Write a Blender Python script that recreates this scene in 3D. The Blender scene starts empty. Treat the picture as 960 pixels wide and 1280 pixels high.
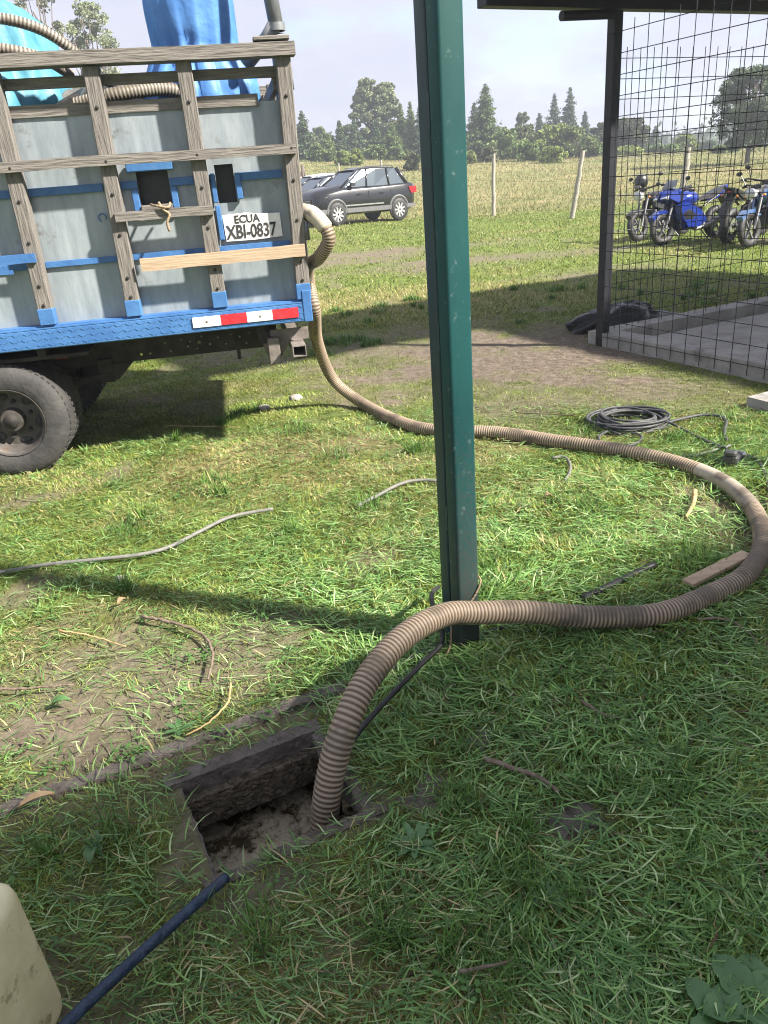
import bpy, bmesh, math, random
import numpy as np
from mathutils import Vector, Matrix
from mathutils.geometry import tessellate_polygon

random.seed(7); rng = np.random.default_rng(11)
PI = math.pi
scene = bpy.context.scene
C = scene.collection

# ------------------------------------------------------------------ camera
F = 960.0; H = 1.6                       # focal length in photo pixels, eye height in metres
_d = np.array([654-480, 2830-640, F]); _d /= np.linalg.norm(_d)   # vertical vanishing point of the photo
_up = -_d; _fw = np.array([0, 0, 1.]); _fw = _fw-_fw.dot(_up)*_up; _fw /= np.linalg.norm(_fw)
_rt = np.cross(_fw, _up)
if _rt[0] < 0: _rt = -_rt
R = np.array([_rt, _fw, _up])
def ray(x, y): return R @ np.array([x-480, y-640, F])
def g(x, y, z=0.):
    v = ray(x, y); t = (z-H)/v[2]; return (v[0]*t, v[1]*t, z)
def at_y(x, y, Y):
    v = ray(x, y); p = v*(Y/v[1]); return (p[0], Y, p[2]+H)
cam = bpy.data.cameras.new('camera'); cam_o = bpy.data.objects.new('camera', cam); C.objects.link(cam_o)
cx, cy, cz = R @ np.array([1, 0, 0.]), R @ np.array([0, -1., 0]), R @ np.array([0, 0, -1.])
cam_o.matrix_world = Matrix(((cx[0], cy[0], cz[0], 0), (cx[1], cy[1], cz[1], 0), (cx[2], cy[2], cz[2], H), (0, 0, 0, 1)))
cam.sensor_fit = 'VERTICAL'; cam.sensor_height = 32; cam.lens = 24; cam.clip_start = .05; cam.clip_end = 6000
scene.camera = cam_o

# ------------------------------------------------------------------ sky, sun, exposure
SUN_AZ = math.radians(-23); SUN_EL = math.radians(40)      # where the sun stands
world = bpy.data.worlds.new('World'); scene.world = world; world.use_nodes = True
nt = world.node_tree; nt.nodes.clear()
def N(tree, t, **k):
    n = tree.nodes.new(t)
    for a, b in k.items(): setattr(n, a, b)
    return n
wo = N(nt, 'ShaderNodeOutputWorld'); bg = N(nt, 'ShaderNodeBackground'); bg.inputs[1].default_value = .105
sky = N(nt, 'ShaderNodeTexSky', sky_type='NISHITA', sun_disc=False); sky.sun_elevation = SUN_EL
sky.sun_rotation = PI/2-SUN_AZ; sky.altitude = 2800; sky.air_density = 1.0; sky.dust_density = 1.5
tc = N(nt, 'ShaderNodeTexCoord'); mp = N(nt, 'ShaderNodeMapping'); mp.inputs['Scale'].default_value = (1, 1, 2.6)
mp.inputs['Location'].default_value = (.35, .1, .2)
nz = N(nt, 'ShaderNodeTexNoise'); nz.inputs['Scale'].default_value = 2.3; nz.inputs['Detail'].default_value = 7; nz.inputs['Roughness'].default_value = .55
cr = N(nt, 'ShaderNodeValToRGB'); cr.color_ramp.elements[0].position = .22; cr.color_ramp.elements[1].position = .46
nz2 = N(nt, 'ShaderNodeTexNoise'); nz2.inputs['Scale'].default_value = 3.2; nz2.inputs['Detail'].default_value = 5
cr2 = N(nt, 'ShaderNodeValToRGB'); cr2.color_ramp.elements[0].position = .35; cr2.color_ramp.elements[1].position = .7
cr2.color_ramp.elements[0].color = (1.95, 2.08, 2.68, 1); cr2.color_ramp.elements[1].color = (2.62, 2.64, 2.92, 1)
mx = N(nt, 'ShaderNodeMix', data_type='RGBA')
nt.links.new(tc.outputs['Generated'], mp.inputs[0]); nt.links.new(mp.outputs[0], nz.inputs[0]); nt.links.new(nz.outputs[0], cr.inputs[0])
nt.links.new(mp.outputs[0], nz2.inputs[0]); nt.links.new(nz2.outputs[0], cr2.inputs[0])
nt.links.new(cr.outputs[0], mx.inputs[0]); nt.links.new(sky.outputs[0], mx.inputs[6]); nt.links.new(cr2.outputs[0], mx.inputs[7])
nt.links.new(mx.outputs[2], bg.inputs[0]); nt.links.new(bg.outputs[0], wo.inputs[0])
sun = bpy.data.lights.new('sun', 'SUN'); sun.energy = 4.7; sun.angle = math.radians(2.2); sun.color = (1, .93, .82)
sun_o = bpy.data.objects.new('sun', sun); C.objects.link(sun_o)
sdir = Vector((math.cos(SUN_EL)*math.cos(SUN_AZ), math.cos(SUN_EL)*math.sin(SUN_AZ), math.sin(SUN_EL)))
sun_o.rotation_euler = sdir.to_track_quat('Z', 'Y').to_euler(); sun_o.location = sdir*40
vs = scene.view_settings; vs.view_transform = 'Standard'; vs.look = 'None'; vs.exposure = 1.75; vs.gamma = 1; vs.use_curve_mapping = False
scene.render.engine = 'CYCLES'; scene.cycles.use_denoising = True; scene.cycles.max_bounces = 6
scene.cycles.transparent_max_bounces = 6; scene.cycles.use_adaptive_sampling = True
scene.cycles.filter_width = 1.1; scene.cycles.caustics_reflective = False; scene.cycles.caustics_refractive = False

# ------------------------------------------------------------------ noise and maps
def _hash(ix, iy, s):
    n = (ix.astype(np.int64)*374761393 + iy.astype(np.int64)*668265263 + s*1442695041) & 0xffffffff
    n = ((n ^ (n >> 13))*1274126177) & 0xffffffff
    return ((n ^ (n >> 16)) & 0xffff)/65535.
def vnoise(x, y, s=0):
    ix, iy = np.floor(x), np.floor(y); fx, fy = x-ix, y-iy
    fx = fx*fx*(3-2*fx); fy = fy*fy*(3-2*fy)
    a, b, c, d = _hash(ix, iy, s), _hash(ix+1, iy, s), _hash(ix, iy+1, s), _hash(ix+1, iy+1, s)
    return (a*(1-fx)+b*fx)*(1-fy)+(c*(1-fx)+d*fx)*fy
def fbm(x, y, s=0, o=4):
    t = 0; a = .5
    for i in range(o): t = t+a*vnoise(x*2**i+17.3*i, y*2**i-9.1*i, s+i); a *= .5
    return t/(1-.5**o)
def sst(a, b, x): t = np.clip((x-a)/(b-a), 0, 1); return t*t*(3-2*t)

A = math.radians(25.8); E1 = np.array([math.cos(A), math.sin(A)]); E2 = np.array([-math.sin(A), math.cos(A)])
def to_e(x, y): return x*E1[0]+y*E1[1], x*E2[0]+y*E2[1]
def to_w(a, b): return a*E1[0]+b*E2[0], a*E1[1]+b*E2[1]
HC = to_e(-.389, 1.691); HA, HB = .215, .192            # pit centre and half sizes
MP = to_e(2.15, 7.12)                                   # corner post of the mesh cage

def terrain(x, y):
    x = np.asarray(x, float); y = np.asarray(y, float)
    side = np.interp(x, [-60, -8, 17, 43, 90], [4.6, 3.7, 2.35, 1.35, 1.0])
    z = side*sst(30, 95, y) + .2*sst(14, 29, y)*sst(7, -3, x)
    d = np.hypot(x, y)
    z = z + sst(6, 14, d)*.06*(fbm(x*.35, y*.35, 5)-.5) + sst(25, 60, d)*.25*(fbm(x*.1, y*.1, 8)-.5)
    z = z + sst(140, 900, d)*6*(fbm(x*.004, y*.004, 9)-.4)
    return z
def bumps(x, y):
    a, b = to_e(x, y); q = np.maximum(np.abs(a-HC[0])-HA, np.abs(b-HC[1])-HB)
    k = sst(.02, .35, q)
    return k*(.035*(fbm(x*1.7, y*1.7, 21)-.5)+.018*(fbm(x*7, y*7, 22)-.5))
def ground_z(x, y): return float(terrain(x, y)+bumps(np.asarray(x, float), np.asarray(y, float)))
def gt(x, y):            # photo pixel -> point on the terrain
    z = 0.
    for _ in range(6): p = g(x, y, z); z = ground_z(p[0], p[1])
    return (p[0], p[1], z)

def patch(x, y, items):
    m = np.zeros_like(x)
    n = fbm(x*2.1, y*2.1, 31)-.5; n2 = fbm(x*9, y*9, 33)-.5
    for (px, py, ra, rb, ang, st) in items:
        c = g(px, py); ca, sa = math.cos(ang), math.sin(ang)
        u = ((x-c[0])*ca+(y-c[1])*sa)/ra; v = (-(x-c[0])*sa+(y-c[1])*ca)/rb
        m = np.maximum(m, st*np.clip(1.35-np.sqrt(u*u+v*v)+1.5*n+.9*n2, 0, 1))
    return m
DIRT = [(520, 470, 1.1, .9, .3, 1), (640, 430, 1.5, 1.2, 0, 1), (440, 425, 1.0, .6, .3, .7), (110, 850, .5, .4, .4, .85), (230, 830, .45, .32, .4, .8), (20, 1000, .35, .2, .4, .75), (190, 985, .25, .12, .4, .6), (60, 790, .35, .2, .3, .55), (330, 790, .3, .16, .3, .7), (430, 780, .2, .1, .3, .5), (620, 960, .2, .12, .4, .55), (760, 1060, .12, .1, 0, .5), (430, 1170, .15, .1, 0, .5), (860, 900, .2, .12, 0, .45), (600, 455, 1.7, 1.5, .2, 1), (470, 440, 1.3, .8, .3, .8), (690, 440, 1.3, 1.0, 0, 1), (800, 485, .9, .45, -.6, .8), (650, 505, .9, .4, .2, .7),
        (30, 920, .38, .3, .4, .95), (170, 890, .36, .22, .45, .85), (290, 840, .32, .22, .4, .8), (350, 800, .22, .15, .3, .7), (100, 960, .2, .12, .45, .7),
        (330, 905, .5, .1, A, .8), (350, 1110, .35, .07, A, 1), (330, 1170, .1, .1, 0, .9), (440, 900, .15, .1, 0, .5), (480, 1000, .12, .16, 0, .8), (230, 1060, .05, .2, 0, .8),
        (540, 992, .15, .08, .9, 1.2), (715, 1022, .14, .08, .5, 1.2), (600, 925, .08, .07, .9, 1.2), (470, 318, 3.2, 1.1, .1, .95), (430, 330, 2.2, .8, .1, .9), (630, 322, 2.8, .8, 0, .9), (520, 335, 1.5, .6, 0, .8), (780, 335, 1.5, .5, 0, .5),
        (40, 625, .3, .12, .5, .8), (330, 460, .5, .35, 0, .5), (190, 500, .4, .3, 0, .7), (95, 1110, .1, .08, 0, .5), (560, 925, .1, .12, 0, .5), (250, 505, .35, .3, 0, .6)]
DRY = [(330, 570, .7, .45, .2, 1), (380, 600, .5, .3, .2, .9), (380, 545, .4, .3, .2, .7), (450, 375, 2.5, 1.3, .1, .8), (420, 400, 1.5, .8, 0, .5), (240, 610, .35, .2, 0, .6), (700, 680, .3, .15, .3, .8), (770, 545, .8, .25, .2, .6), (620, 555, .6, .25, .2, .7),
       (60, 800, .4, .25, .4, .7), (740, 880, .15, .12, 0, .6), (480, 690, .25, .12, .2, .45), (160, 650, .3, .15, .2, .5), (650, 370, 2.2, .8, 0, .4)]
def masks(x, y):
    x = np.asarray(x, float); y = np.asarray(y, float); d = np.hypot(x, y)
    dirt = patch(x, y, DIRT); dirt = np.maximum(dirt, .75*sst(.62, .78, fbm(x*1.3, y*1.3, 41))*sst(30, 12, d))
    a, b = to_e(x, y)
    q = np.maximum(np.abs(a-HC[0])-HA, np.abs(b-HC[1])-HB)
    dirt = np.maximum(dirt, .72*sst(.10, .02, q+.05*(fbm(x*12, y*12, 3)-.5)))
    dry = patch(x, y, DRY); dry = np.maximum(dry, .55*sst(.5, .75, fbm(x*.9, y*.9, 47)))
    fieldline = 27.5+.2*x
    field = sst(-1.5, 2.5, y-fieldline+4*(fbm(x*.25, y*.25, 51)-.5))*sst(3, 12, y+x*.15)
    return dirt, dry, field

# ------------------------------------------------------------------ materials
def new_mat(name):
    m = bpy.data.materials.new(name); m.use_nodes = True; t = m.node_tree; t.nodes.clear()
    o = N(t, 'ShaderNodeOutputMaterial'); p = N(t, 'ShaderNodeBsdfPrincipled'); t.links.new(p.outputs[0], o.inputs[0])
    return m, t, p, o
def mat(name, c1, c2=None, rough=.6, metal=0., scale=8., stretch=(1, 1, 1), bump=0., bscale=None, c3=None, t3=.62, s3=3., spec=.5, coat=0., lo=.35, hi=.65):
    """principled surface whose colour wanders between c1 and c2, with blotches of c3 (dirt, rust) on top"""
    m, t, p, o = new_mat(name); p.inputs['Roughness'].default_value = rough; p.inputs['Metallic'].default_value = metal
    p.inputs['Specular IOR Level'].default_value = spec; p.inputs['Coat Weight'].default_value = coat
    p.inputs['Base Color'].default_value = (*c1, 1)
    tc = N(t, 'ShaderNodeTexCoord'); mp = N(t, 'ShaderNodeMapping'); mp.inputs['Scale'].default_value = stretch; t.links.new(tc.outputs['Object'], mp.inputs[0])
    col = None
    if c2:
        n = N(t, 'ShaderNodeTexNoise'); n.inputs['Scale'].default_value = scale; n.inputs['Detail'].default_value = 8; n.inputs['Roughness'].default_value = .65
        t.links.new(mp.outputs[0], n.inputs[0])
        r = N(t, 'ShaderNodeValToRGB'); r.color_ramp.elements[0].position = lo; r.color_ramp.elements[1].position = hi
        r.color_ramp.elements[0].color = (*c1, 1); r.color_ramp.elements[1].color = (*c2, 1); t.links.new(n.outputs[0], r.inputs[0]); col = r.outputs[0]
        if c3:
            n3 = N(t, 'ShaderNodeTexNoise'); n3.inputs['Scale'].default_value = s3; n3.inputs['Detail'].default_value = 9; n3.inputs['Roughness'].default_value = .7
            t.links.new(tc.outputs['Object'], n3.inputs[0])
            r3 = N(t, 'ShaderNodeValToRGB'); r3.color_ramp.elements[0].position = t3; r3.color_ramp.elements[1].position = min(t3+.1, 1); t.links.new(n3.outputs[0], r3.inputs[0])
            mx = N(t, 'ShaderNodeMix', data_type='RGBA'); t.links.new(r3.outputs[0], mx.inputs[0]); t.links.new(col, mx.inputs[6]); mx.inputs[7].default_value = (*c3, 1); col = mx.outputs[2]
        t.links.new(col, p.inputs['Base Color'])
    if bump:
        nb = N(t, 'ShaderNodeTexNoise'); nb.inputs['Scale'].default_value = bscale or scale*2; nb.inputs['Detail'].default_value = 8; t.links.new(mp.outputs[0], nb.inputs[0])
        b = N(t, 'ShaderNodeBump'); b.inputs['Strength'].default_value = bump; b.inputs['Distance'].default_value = .02
        t.links.new(nb.outputs[0], b.inputs['Height']); t.links.new(b.outputs[0], p.inputs['Normal'])
    return m
def col_mat(name, rough=.6, trans=.0, spec=.3):
    """colour from the mesh attribute Col; leaves and blades let some light through"""
    m, t, p, o = new_mat(name); at = N(t, 'ShaderNodeAttribute', attribute_name='Col'); t.links.new(at.outputs[0], p.inputs['Base Color'])
    p.inputs['Roughness'].default_value = rough; p.inputs['Specular IOR Level'].default_value = spec
    if trans:
        tr = N(t, 'ShaderNodeBsdfTranslucent'); t.links.new(at.outputs[0], tr.inputs[0]); mxs = N(t, 'ShaderNodeMixShader'); mxs.inputs[0].default_value = trans
        t.links.new(p.outputs[0], mxs.inputs[1]); t.links.new(tr.outputs[0], mxs.inputs[2]); t.links.new(mxs.outputs[0], o.inputs[0])
    return m

M = {}
M['blade'] = col_mat('grass_blade', .45, .36, .32); M['leaf'] = col_mat('foliage', .65, .25, .25); M['hose'] = col_mat('ribbed_hose', .55, 0, .35)
M['wood_h'] = mat('weathered_wood_along', (.115, .104, .095), (.215, .197, .178), .85, scale=9, stretch=(.8, 9, 9), bump=.5, bscale=9, c3=(.07, .055, .045), t3=.66, s3=6)
M['wood_v'] = mat('weathered_wood_upright', (.11, .10, .091), (.205, .187, .17), .85, scale=9, stretch=(9, 9, .8), bump=.5, bscale=9, c3=(.07, .055, .045), t3=.66, s3=6)
M['wood_new'] = mat('raw_pine', (.33, .24, .16), (.45, .34, .235), .75, scale=6, stretch=(.6, 8, 8), bump=.2, c3=(.2, .12, .07), t3=.7, s3=7)
M['sheet'] = mat('galvanised_sheet', (.215, .252, .278), (.325, .366, .392), .5, .25, scale=4, stretch=(3, 3, .7), bump=.3, bscale=3, c3=(.16, .165, .16), t3=.60, s3=6)
M['blue'] = mat('worn_blue_paint', (.035, .115, .30), (.06, .17, .38), .5, scale=6, bump=.12, bscale=40, c3=(.13, .12, .12), t3=.66, s3=5)
M['dark_metal'] = mat('grimy_chassis_steel', (.018, .016, .015), (.05, .045, .04), .75, .3, scale=12, c3=(.1, .07, .05), t3=.68, s3=6, bump=.2)
M['rust'] = mat('rusty_grey_steel', (.12, .10, .09), (.26, .23, .21), .7, .3, scale=9, c3=(.15, .07, .04), t3=.6, s3=8, bump=.2)
M['tyre'] = mat('worn_tyre', (.028, .027, .028), (.06, .057, .055), .8, scale=7, c3=(.13, .105, .09), t3=.66, s3=9, bump=.25, bscale=40)
M['rubber'] = mat('black_rubber', (.012, .012, .013), (.03, .03, .03), .6, scale=20)
M['rim'] = mat('dirty_steel_rim', (.05, .044, .04), (.12, .108, .10), .6, .4, scale=9, c3=(.1, .07, .05), t3=.58, s3=9)
M['white_paint'] = mat('brushed_white_paint', (.62, .62, .60), (.82, .82, .8), .6, scale=14, c3=(.42, .43, .42), t3=.62, s3=18)
M['black_paint'] = mat('brushed_black_paint', (.012, .012, .014), (.05, .05, .05), .6, scale=30)
M['tape_w'] = mat('reflective_white', (.75, .75, .76), (.85, .85, .85), .35, scale=20); M['tape_r'] = mat('reflective_red', (.45, .02, .03), (.55, .04, .05), .35, scale=20)
M['tarp_b'] = mat('blue_tarpaulin', (.05, .165, .44), (.085, .23, .54), .55, scale=5, bump=.5, bscale=9); M['tarp_t'] = mat('teal_tarpaulin', (.035, .17, .25), (.08, .26, .34), .55, scale=6, bump=.5, bscale=9, c3=(.35, .5, .52), t3=.66)
M['pipe_g'] = mat('grey_pipe', (.15, .16, .17), (.23, .24, .25), .45, .4, scale=8, c3=(.2, .19, .18), t3=.68)
M['green_post'] = mat('green_enamel', (.004, .040, .041), (.008, .060, .060), .5, scale=4, stretch=(1, 1, .4), c3=(.085, .135, .13), t3=.595, s3=30, spec=.3, coat=0, bump=.03, bscale=30)
_t = M['green_post'].node_tree; _p = next(n for n in _t.nodes if n.type == 'BSDF_PRINCIPLED'); _tc = N(_t, 'ShaderNodeTexCoord'); _sx = N(_t, 'ShaderNodeSeparateXYZ'); _t.links.new(_tc.outputs['Object'], _sx.inputs[0])
_mr = N(_t, 'ShaderNodeMapRange'); _mr.inputs[1].default_value = 1.3; _mr.inputs[2].default_value = .05; _mr.inputs[3].default_value = -.25; _mr.inputs[4].default_value = .38; _t.links.new(_sx.outputs[2], _mr.inputs[0])   # splashed mud sticks to the lowest part
_n = N(_t, 'ShaderNodeTexNoise'); _n.inputs['Scale'].default_value = 150; _n.inputs['Detail'].default_value = 8; _t.links.new(_tc.outputs['Object'], _n.inputs[0]); _ad = N(_t, 'ShaderNodeMath', operation='ADD'); _t.links.new(_n.outputs[0], _ad.inputs[0]); _t.links.new(_mr.outputs[0], _ad.inputs[1])
_r = N(_t, 'ShaderNodeValToRGB'); _r.color_ramp.elements[0].position = .45; _r.color_ramp.elements[1].position = .95; _t.links.new(_ad.outputs[0], _r.inputs[0]); _mx = N(_t, 'ShaderNodeMix', data_type='RGBA'); _old = _p.inputs['Base Color'].links[0].from_socket
_t.links.new(_r.outputs[0], _mx.inputs[0]); _t.links.new(_old, _mx.inputs[6]); _mx.inputs[7].default_value = (.042, .042, .037, 1); _t.links.new(_mx.outputs[2], _p.inputs['Base Color'])
M['green_shaded'] = mat('shaded_green_enamel', (.010, .026, .034), (.018, .042, .05), .45, scale=5, c3=(.07, .06, .05), t3=.72, s3=14)  # green enamel darkened so the post's shaded side is painted in
M['cement'] = mat('grey_cement', (.22, .21, .195), (.36, .345, .32), .9, scale=5, bump=.4, bscale=30, c3=(.14, .125, .11), t3=.6, s3=3)
M['old_cement'] = mat('muddy_old_cement', (.075, .062, .052), (.155, .132, .115), .92, scale=9, bump=.8, bscale=45, c3=(.055, .045, .038), t3=.55, s3=14)
M['pit_wall'] = mat('sewage_stained_cement', (.032, .024, .016), (.15, .122, .082), .5, scale=34, bump=1.0, bscale=70, c3=(.30, .26, .18), t3=.64, s3=42)
M['cage'] = mat('dark_painted_steel', (.008, .009, .014), (.018, .019, .027), .5, .3, scale=10)
M['brown_angle'] = mat('rusty_brown_angle', (.07, .045, .032), (.11, .075, .055), .8, scale=10, bump=.2)
M['bag'] = mat('black_plastic_bag', (.005, .006, .008), (.012, .013, .017), .4, spec=.3, scale=8, bump=.5, bscale=14)
M['cable_black'] = mat('black_cable', (.012, .012, .013), (.028, .028, .03), .5, scale=20); M['cable_grey'] = mat('dusty_grey_cable', (.10, .10, .095), (.19, .185, .17), .7, scale=25, c3=(.06, .06, .05), t3=.62, s3=20)
M['cable_dark'] = mat('dusty_dark_cable', (.035, .037, .042), (.085, .087, .09), .6, scale=25)
M['rod_blue'] = mat('dark_blue_wrapped_bar', (.010, .020, .048), (.022, .045, .085), .5, scale=40, stretch=(1, 1, 1), bump=.6, bscale=60, c3=(.008, .008, .01), t3=.58, s3=25)
M['cream'] = mat('grubby_cream_plastic', (.66, .57, .33), (.82, .74, .48), .5, scale=7, c3=(.30, .23, .12), t3=.57, s3=12, bump=.1, bscale=30)
M['twig'] = mat('dry_twig', (.10, .07, .05), (.22, .17, .13), .9, scale=30, bump=.4); M['straw'] = mat('straw_stem', (.32, .22, .09), (.48, .36, .18), .8, scale=20)
M['string'] = mat('jute_string', (.22, .16, .10), (.34, .26, .17), .9, scale=60, bump=.4)
M['dry_leaf'] = mat('dry_leaf', (.25, .17, .09), (.36, .26, .16), .7, scale=20); M['stone'] = mat('grey_stone', (.22, .2, .18), (.4, .38, .35), .9, scale=12, bump=.5)
M['green_leaf'] = mat('broad_green_leaf', (.045, .11, .035), (.08, .17, .055), .5, scale=9, bump=.2)
M['post_wood'] = mat('silvered_fence_post', (.24, .22, .19), (.42, .39, .35), .9, scale=8, stretch=(6, 6, .6), bump=.4)
M['screen'] = mat('smoked_screen', (.03, .035, .045), rough=.1, spec=.7)
M['wire'] = mat('fence_wire', (.1, .1, .1), rough=.6, metal=.5)
M['bark'] = mat('bark', (.07, .055, .045), (.16, .13, .11), .95, scale=6, stretch=(5, 5, .8), bump=.5)
M['roof'] = mat('corrugated_roof', (.10, .11, .12), (.17, .18, .19), .55, .4, scale=3)
M['wall'] = mat('rendered_wall', (.55, .52, .46), (.66, .63, .57), .9, scale=3, bump=.15)
M['car_grey'] = mat('dark_grey_car_paint', (.018, .019, .022), (.020, .021, .024), .28, .35, scale=3, coat=.6); M['car_black'] = mat('black_trim', (.012, .012, .013), (.02, .02, .021), .5, scale=9)
M['car_clad'] = mat('grey_cladding', (.10, .10, .105), (.13, .13, .135), .55, scale=9); M['car_dark'] = mat('black_car_paint', (.008, .010, .014), (.011, .013, .018), .25, .2, scale=3, coat=.6)
M['car_white'] = mat('white_car_paint', (.62, .63, .65), (.7, .7, .72), .3, scale=3, coat=.5)
M['glass'] = mat('car_glass', (.16, .19, .21), rough=.08, metal=.7, spec=.8); M['chrome'] = mat('bright_metal', (.55, .55, .56), (.7, .7, .7), .25, .9, scale=9)
M['alloy'] = mat('silver_alloy', (.50, .50, .51), (.62, .62, .63), .35, .6, scale=9); M['lamp_red'] = mat('red_lamp_lens', (.35, .012, .02), rough=.15, spec=.7)
M['lamp_clear'] = mat('clear_lamp_lens', (.55, .57, .6), rough=.1, metal=.4); M['orange'] = mat('orange_lens', (.65, .2, .03), rough=.3)
M['moto_blue'] = mat('racing_blue_paint', (.008, .026, .21), (.012, .038, .27), .25, .25, scale=4, coat=.6); M['moto_ltblue'] = mat('pale_blue_paint', (.05, .11, .26), (.08, .16, .34), .25, .3, scale=4, coat=.6)
M['moto_black'] = mat('black_plastic', (.012, .012, .014), (.03, .03, .032), .4, scale=9); M['moto_grey'] = mat('engine_alloy', (.16, .16, .165), (.26, .26, .27), .45, .6, scale=9)

# ------------------------------------------------------------------ mesh helpers
class MB:
    def __init__(s): s.v = []; s.f = []; s.c = []
    def add(s, vs, fs, col=None):
        o = len(s.v); s.v += [tuple(map(float, p)) for p in vs]; s.f += [tuple(i+o for i in f) for f in fs]
        if col is not None: s.c += [col]*len(vs)
        return s
    def box(s, x0, x1, y0, y1, z0, z1, bev=0., jit=0.):
        if x0 > x1: x0, x1 = x1, x0
        if y0 > y1: y0, y1 = y1, y0
        if z0 > z1: z0, z1 = z1, z0
        b = min(bev, .4*min(x1-x0, y1-y0, z1-z0))
        if b <= 0:
            vs = [(x, y, z) for z in (z0, z1) for y in (y0, y1) for x in (x0, x1)]
            fs = [(0, 2, 3, 1), (4, 5, 7, 6), (0, 1, 5, 4), (2, 6, 7, 3), (0, 4, 6, 2), (1, 3, 7, 5)]
        else:
            bm = bmesh.new(); bmesh.ops.create_cube(bm, size=1)
            for v in bm.verts: v.co = Vector((x0+(v.co.x+.5)*(x1-x0), y0+(v.co.y+.5)*(y1-y0), z0+(v.co.z+.5)*(z1-z0)))
            bmesh.ops.bevel(bm, geom=bm.edges[:], offset=b, segments=1, affect='EDGES')
            bm.verts.index_update(); vs = [v.co[:] for v in bm.verts]; fs = [[v.index for v in f.verts] for f in bm.faces]; bm.free()
        if jit: vs = [tuple(c+random.uniform(-jit, jit) for c in p) for p in vs]
        return s.add(vs, fs)
    def obox(s, p, q, w, h, up=(0, 0, 1), bev=0.):
        """bar from p to q, w wide and h high"""
        p, q = Vector(p), Vector(q); d = q-p; L = d.length; d.normalize(); up = Vector(up)
        sd = d.cross(up); sd = sd.normalized() if sd.length > 1e-4 else Vector((1, 0, 0)); u = sd.cross(d)
        t = MB().box(0, L, -w/2, w/2, -h/2, h/2, bev)
        return s.add([p+d*a+sd*b+u*c for a, b, c in t.v], t.f)
    def tube(s, pts, r, n=10, cap=True, cols=None, dirt=None):
        pts = [Vector(p) for p in pts]; k = len(pts); rs = r if hasattr(r, '__len__') else [r]*k
        ts = [(pts[min(i+1, k-1)]-pts[max(i-1, 0)]).normalized() for i in range(k)]
        nrm = ts[0].orthogonal().normalized(); o = len(s.v)
        for i in range(k):
            nrm = (nrm-ts[i]*nrm.dot(ts[i])).normalized(); b = ts[i].cross(nrm)
            for j in range(n):
                a = 2*PI*j/n; p = pts[i]+(nrm*math.cos(a)+b*math.sin(a))*rs[i]; s.v.append(p[:])
                if cols is not None: s.c.append(tuple(q*random.uniform(.82, 1.18) for q in cols[i]) if not dirt else tuple(np.array(cols[i])*(1-dirt[i][j])+np.array((.10, .08, .06))*dirt[i][j]))
        for i in range(k-1):
            for j in range(n):
                s.f.append((o+i*n+j, o+i*n+(j+1) % n, o+(i+1)*n+(j+1) % n, o+(i+1)*n+j))
        if cap: s.f.append(tuple(o+j for j in range(n))[::-1]); s.f.append(tuple(o+(k-1)*n+j for j in range(n)))
        return s
    def lathe(s, prof, c=(0, 0, 0), axis='z', n=24, close=False):
        """profile of (radius, height) turned about an axis"""
        vs = []; k = len(prof)
        for (r, h) in prof:
            for j in range(n):
                a = 2*PI*j/n; u, v = r*math.cos(a), r*math.sin(a)
                p = {'z': (u, v, h), 'y': (u, h, v), 'x': (h, u, v)}[axis]; vs.append((p[0]+c[0], p[1]+c[1], p[2]+c[2]))
        fs = []
        for i in range(k if close else k-1):
            for j in range(n): fs.append((i*n+j, i*n+(j+1) % n, ((i+1) % k)*n+(j+1) % n, ((i+1) % k)*n+j))
        return s.add(vs, fs)
    def prism(s, poly, y0, y1, taper=1., holes=()):
        """polygon in x,z pushed along y, tapered about its centre on the y1 side"""
        loops = [[Vector((x, 0, z)) for x, z in poly]]+[[Vector((x, 0, z)) for x, z in h] for h in holes]
        tri = tessellate_polygon([[Vector((p.x, p.z, 0)) for p in l] for l in loops]); flat = [p for l in loops for p in l]
        cxm = sum(p[0] for p in poly)/len(poly); czm = sum(p[1] for p in poly)/len(poly); n = len(flat)
        vs = [(p.x, y0, p.z) for p in flat]+[(cxm+(p.x-cxm)*taper, y1, czm+(p.z-czm)*taper) for p in flat]
        fs = [tuple(t) for t in tri]+[tuple(i+n for i in t[::-1]) for t in tri]; o = 0
        for l in loops:
            for i in range(len(l)): a, b = o+i, o+(i+1) % len(l); fs.append((a, b, b+n, a+n))
            o += len(l)
        return s.add(vs, fs)
    def ball(s, c, r, n=12, m=8):
        rx, ry, rz = r if hasattr(r, '__len__') else (r, r, r); vs = []; fs = []
        for i in range(m+1):
            t = PI*i/m
            for j in range(n): a = 2*PI*j/n; vs.append((c[0]+rx*math.sin(t)*math.cos(a), c[1]+ry*math.sin(t)*math.sin(a), c[2]+rz*math.cos(t)))
        for i in range(m):
            for j in range(n): fs.append((i*n+j, i*n+(j+1) % n, (i+1)*n+(j+1) % n, (i+1)*n+j))
        return s.add(vs, fs)
    def build(s, name, m, parent=None, smooth=False, angle=None, fix=True):
        me = bpy.data.meshes.new(name); me.from_pydata(s.v, [], s.f)
        if s.c:
            ca = me.color_attributes.new('Col', 'FLOAT_COLOR', 'POINT'); ca.data.foreach_set('color', np.array([(*c, 1) for c in s.c], float).ravel())
        if fix:
            bm = bmesh.new(); bm.from_mesh(me); bmesh.ops.recalc_face_normals(bm, faces=bm.faces[:]); bm.to_mesh(me); bm.free()
        if m: me.materials.append(m if not isinstance(m, str) else M[m])
        if smooth: me.shade_smooth()
        if smooth and angle: me.set_sharp_from_angle(angle=math.radians(angle))
        o = bpy.data.objects.new(name, me); C.objects.link(o)
        if parent: o.parent = parent
        return o
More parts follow.
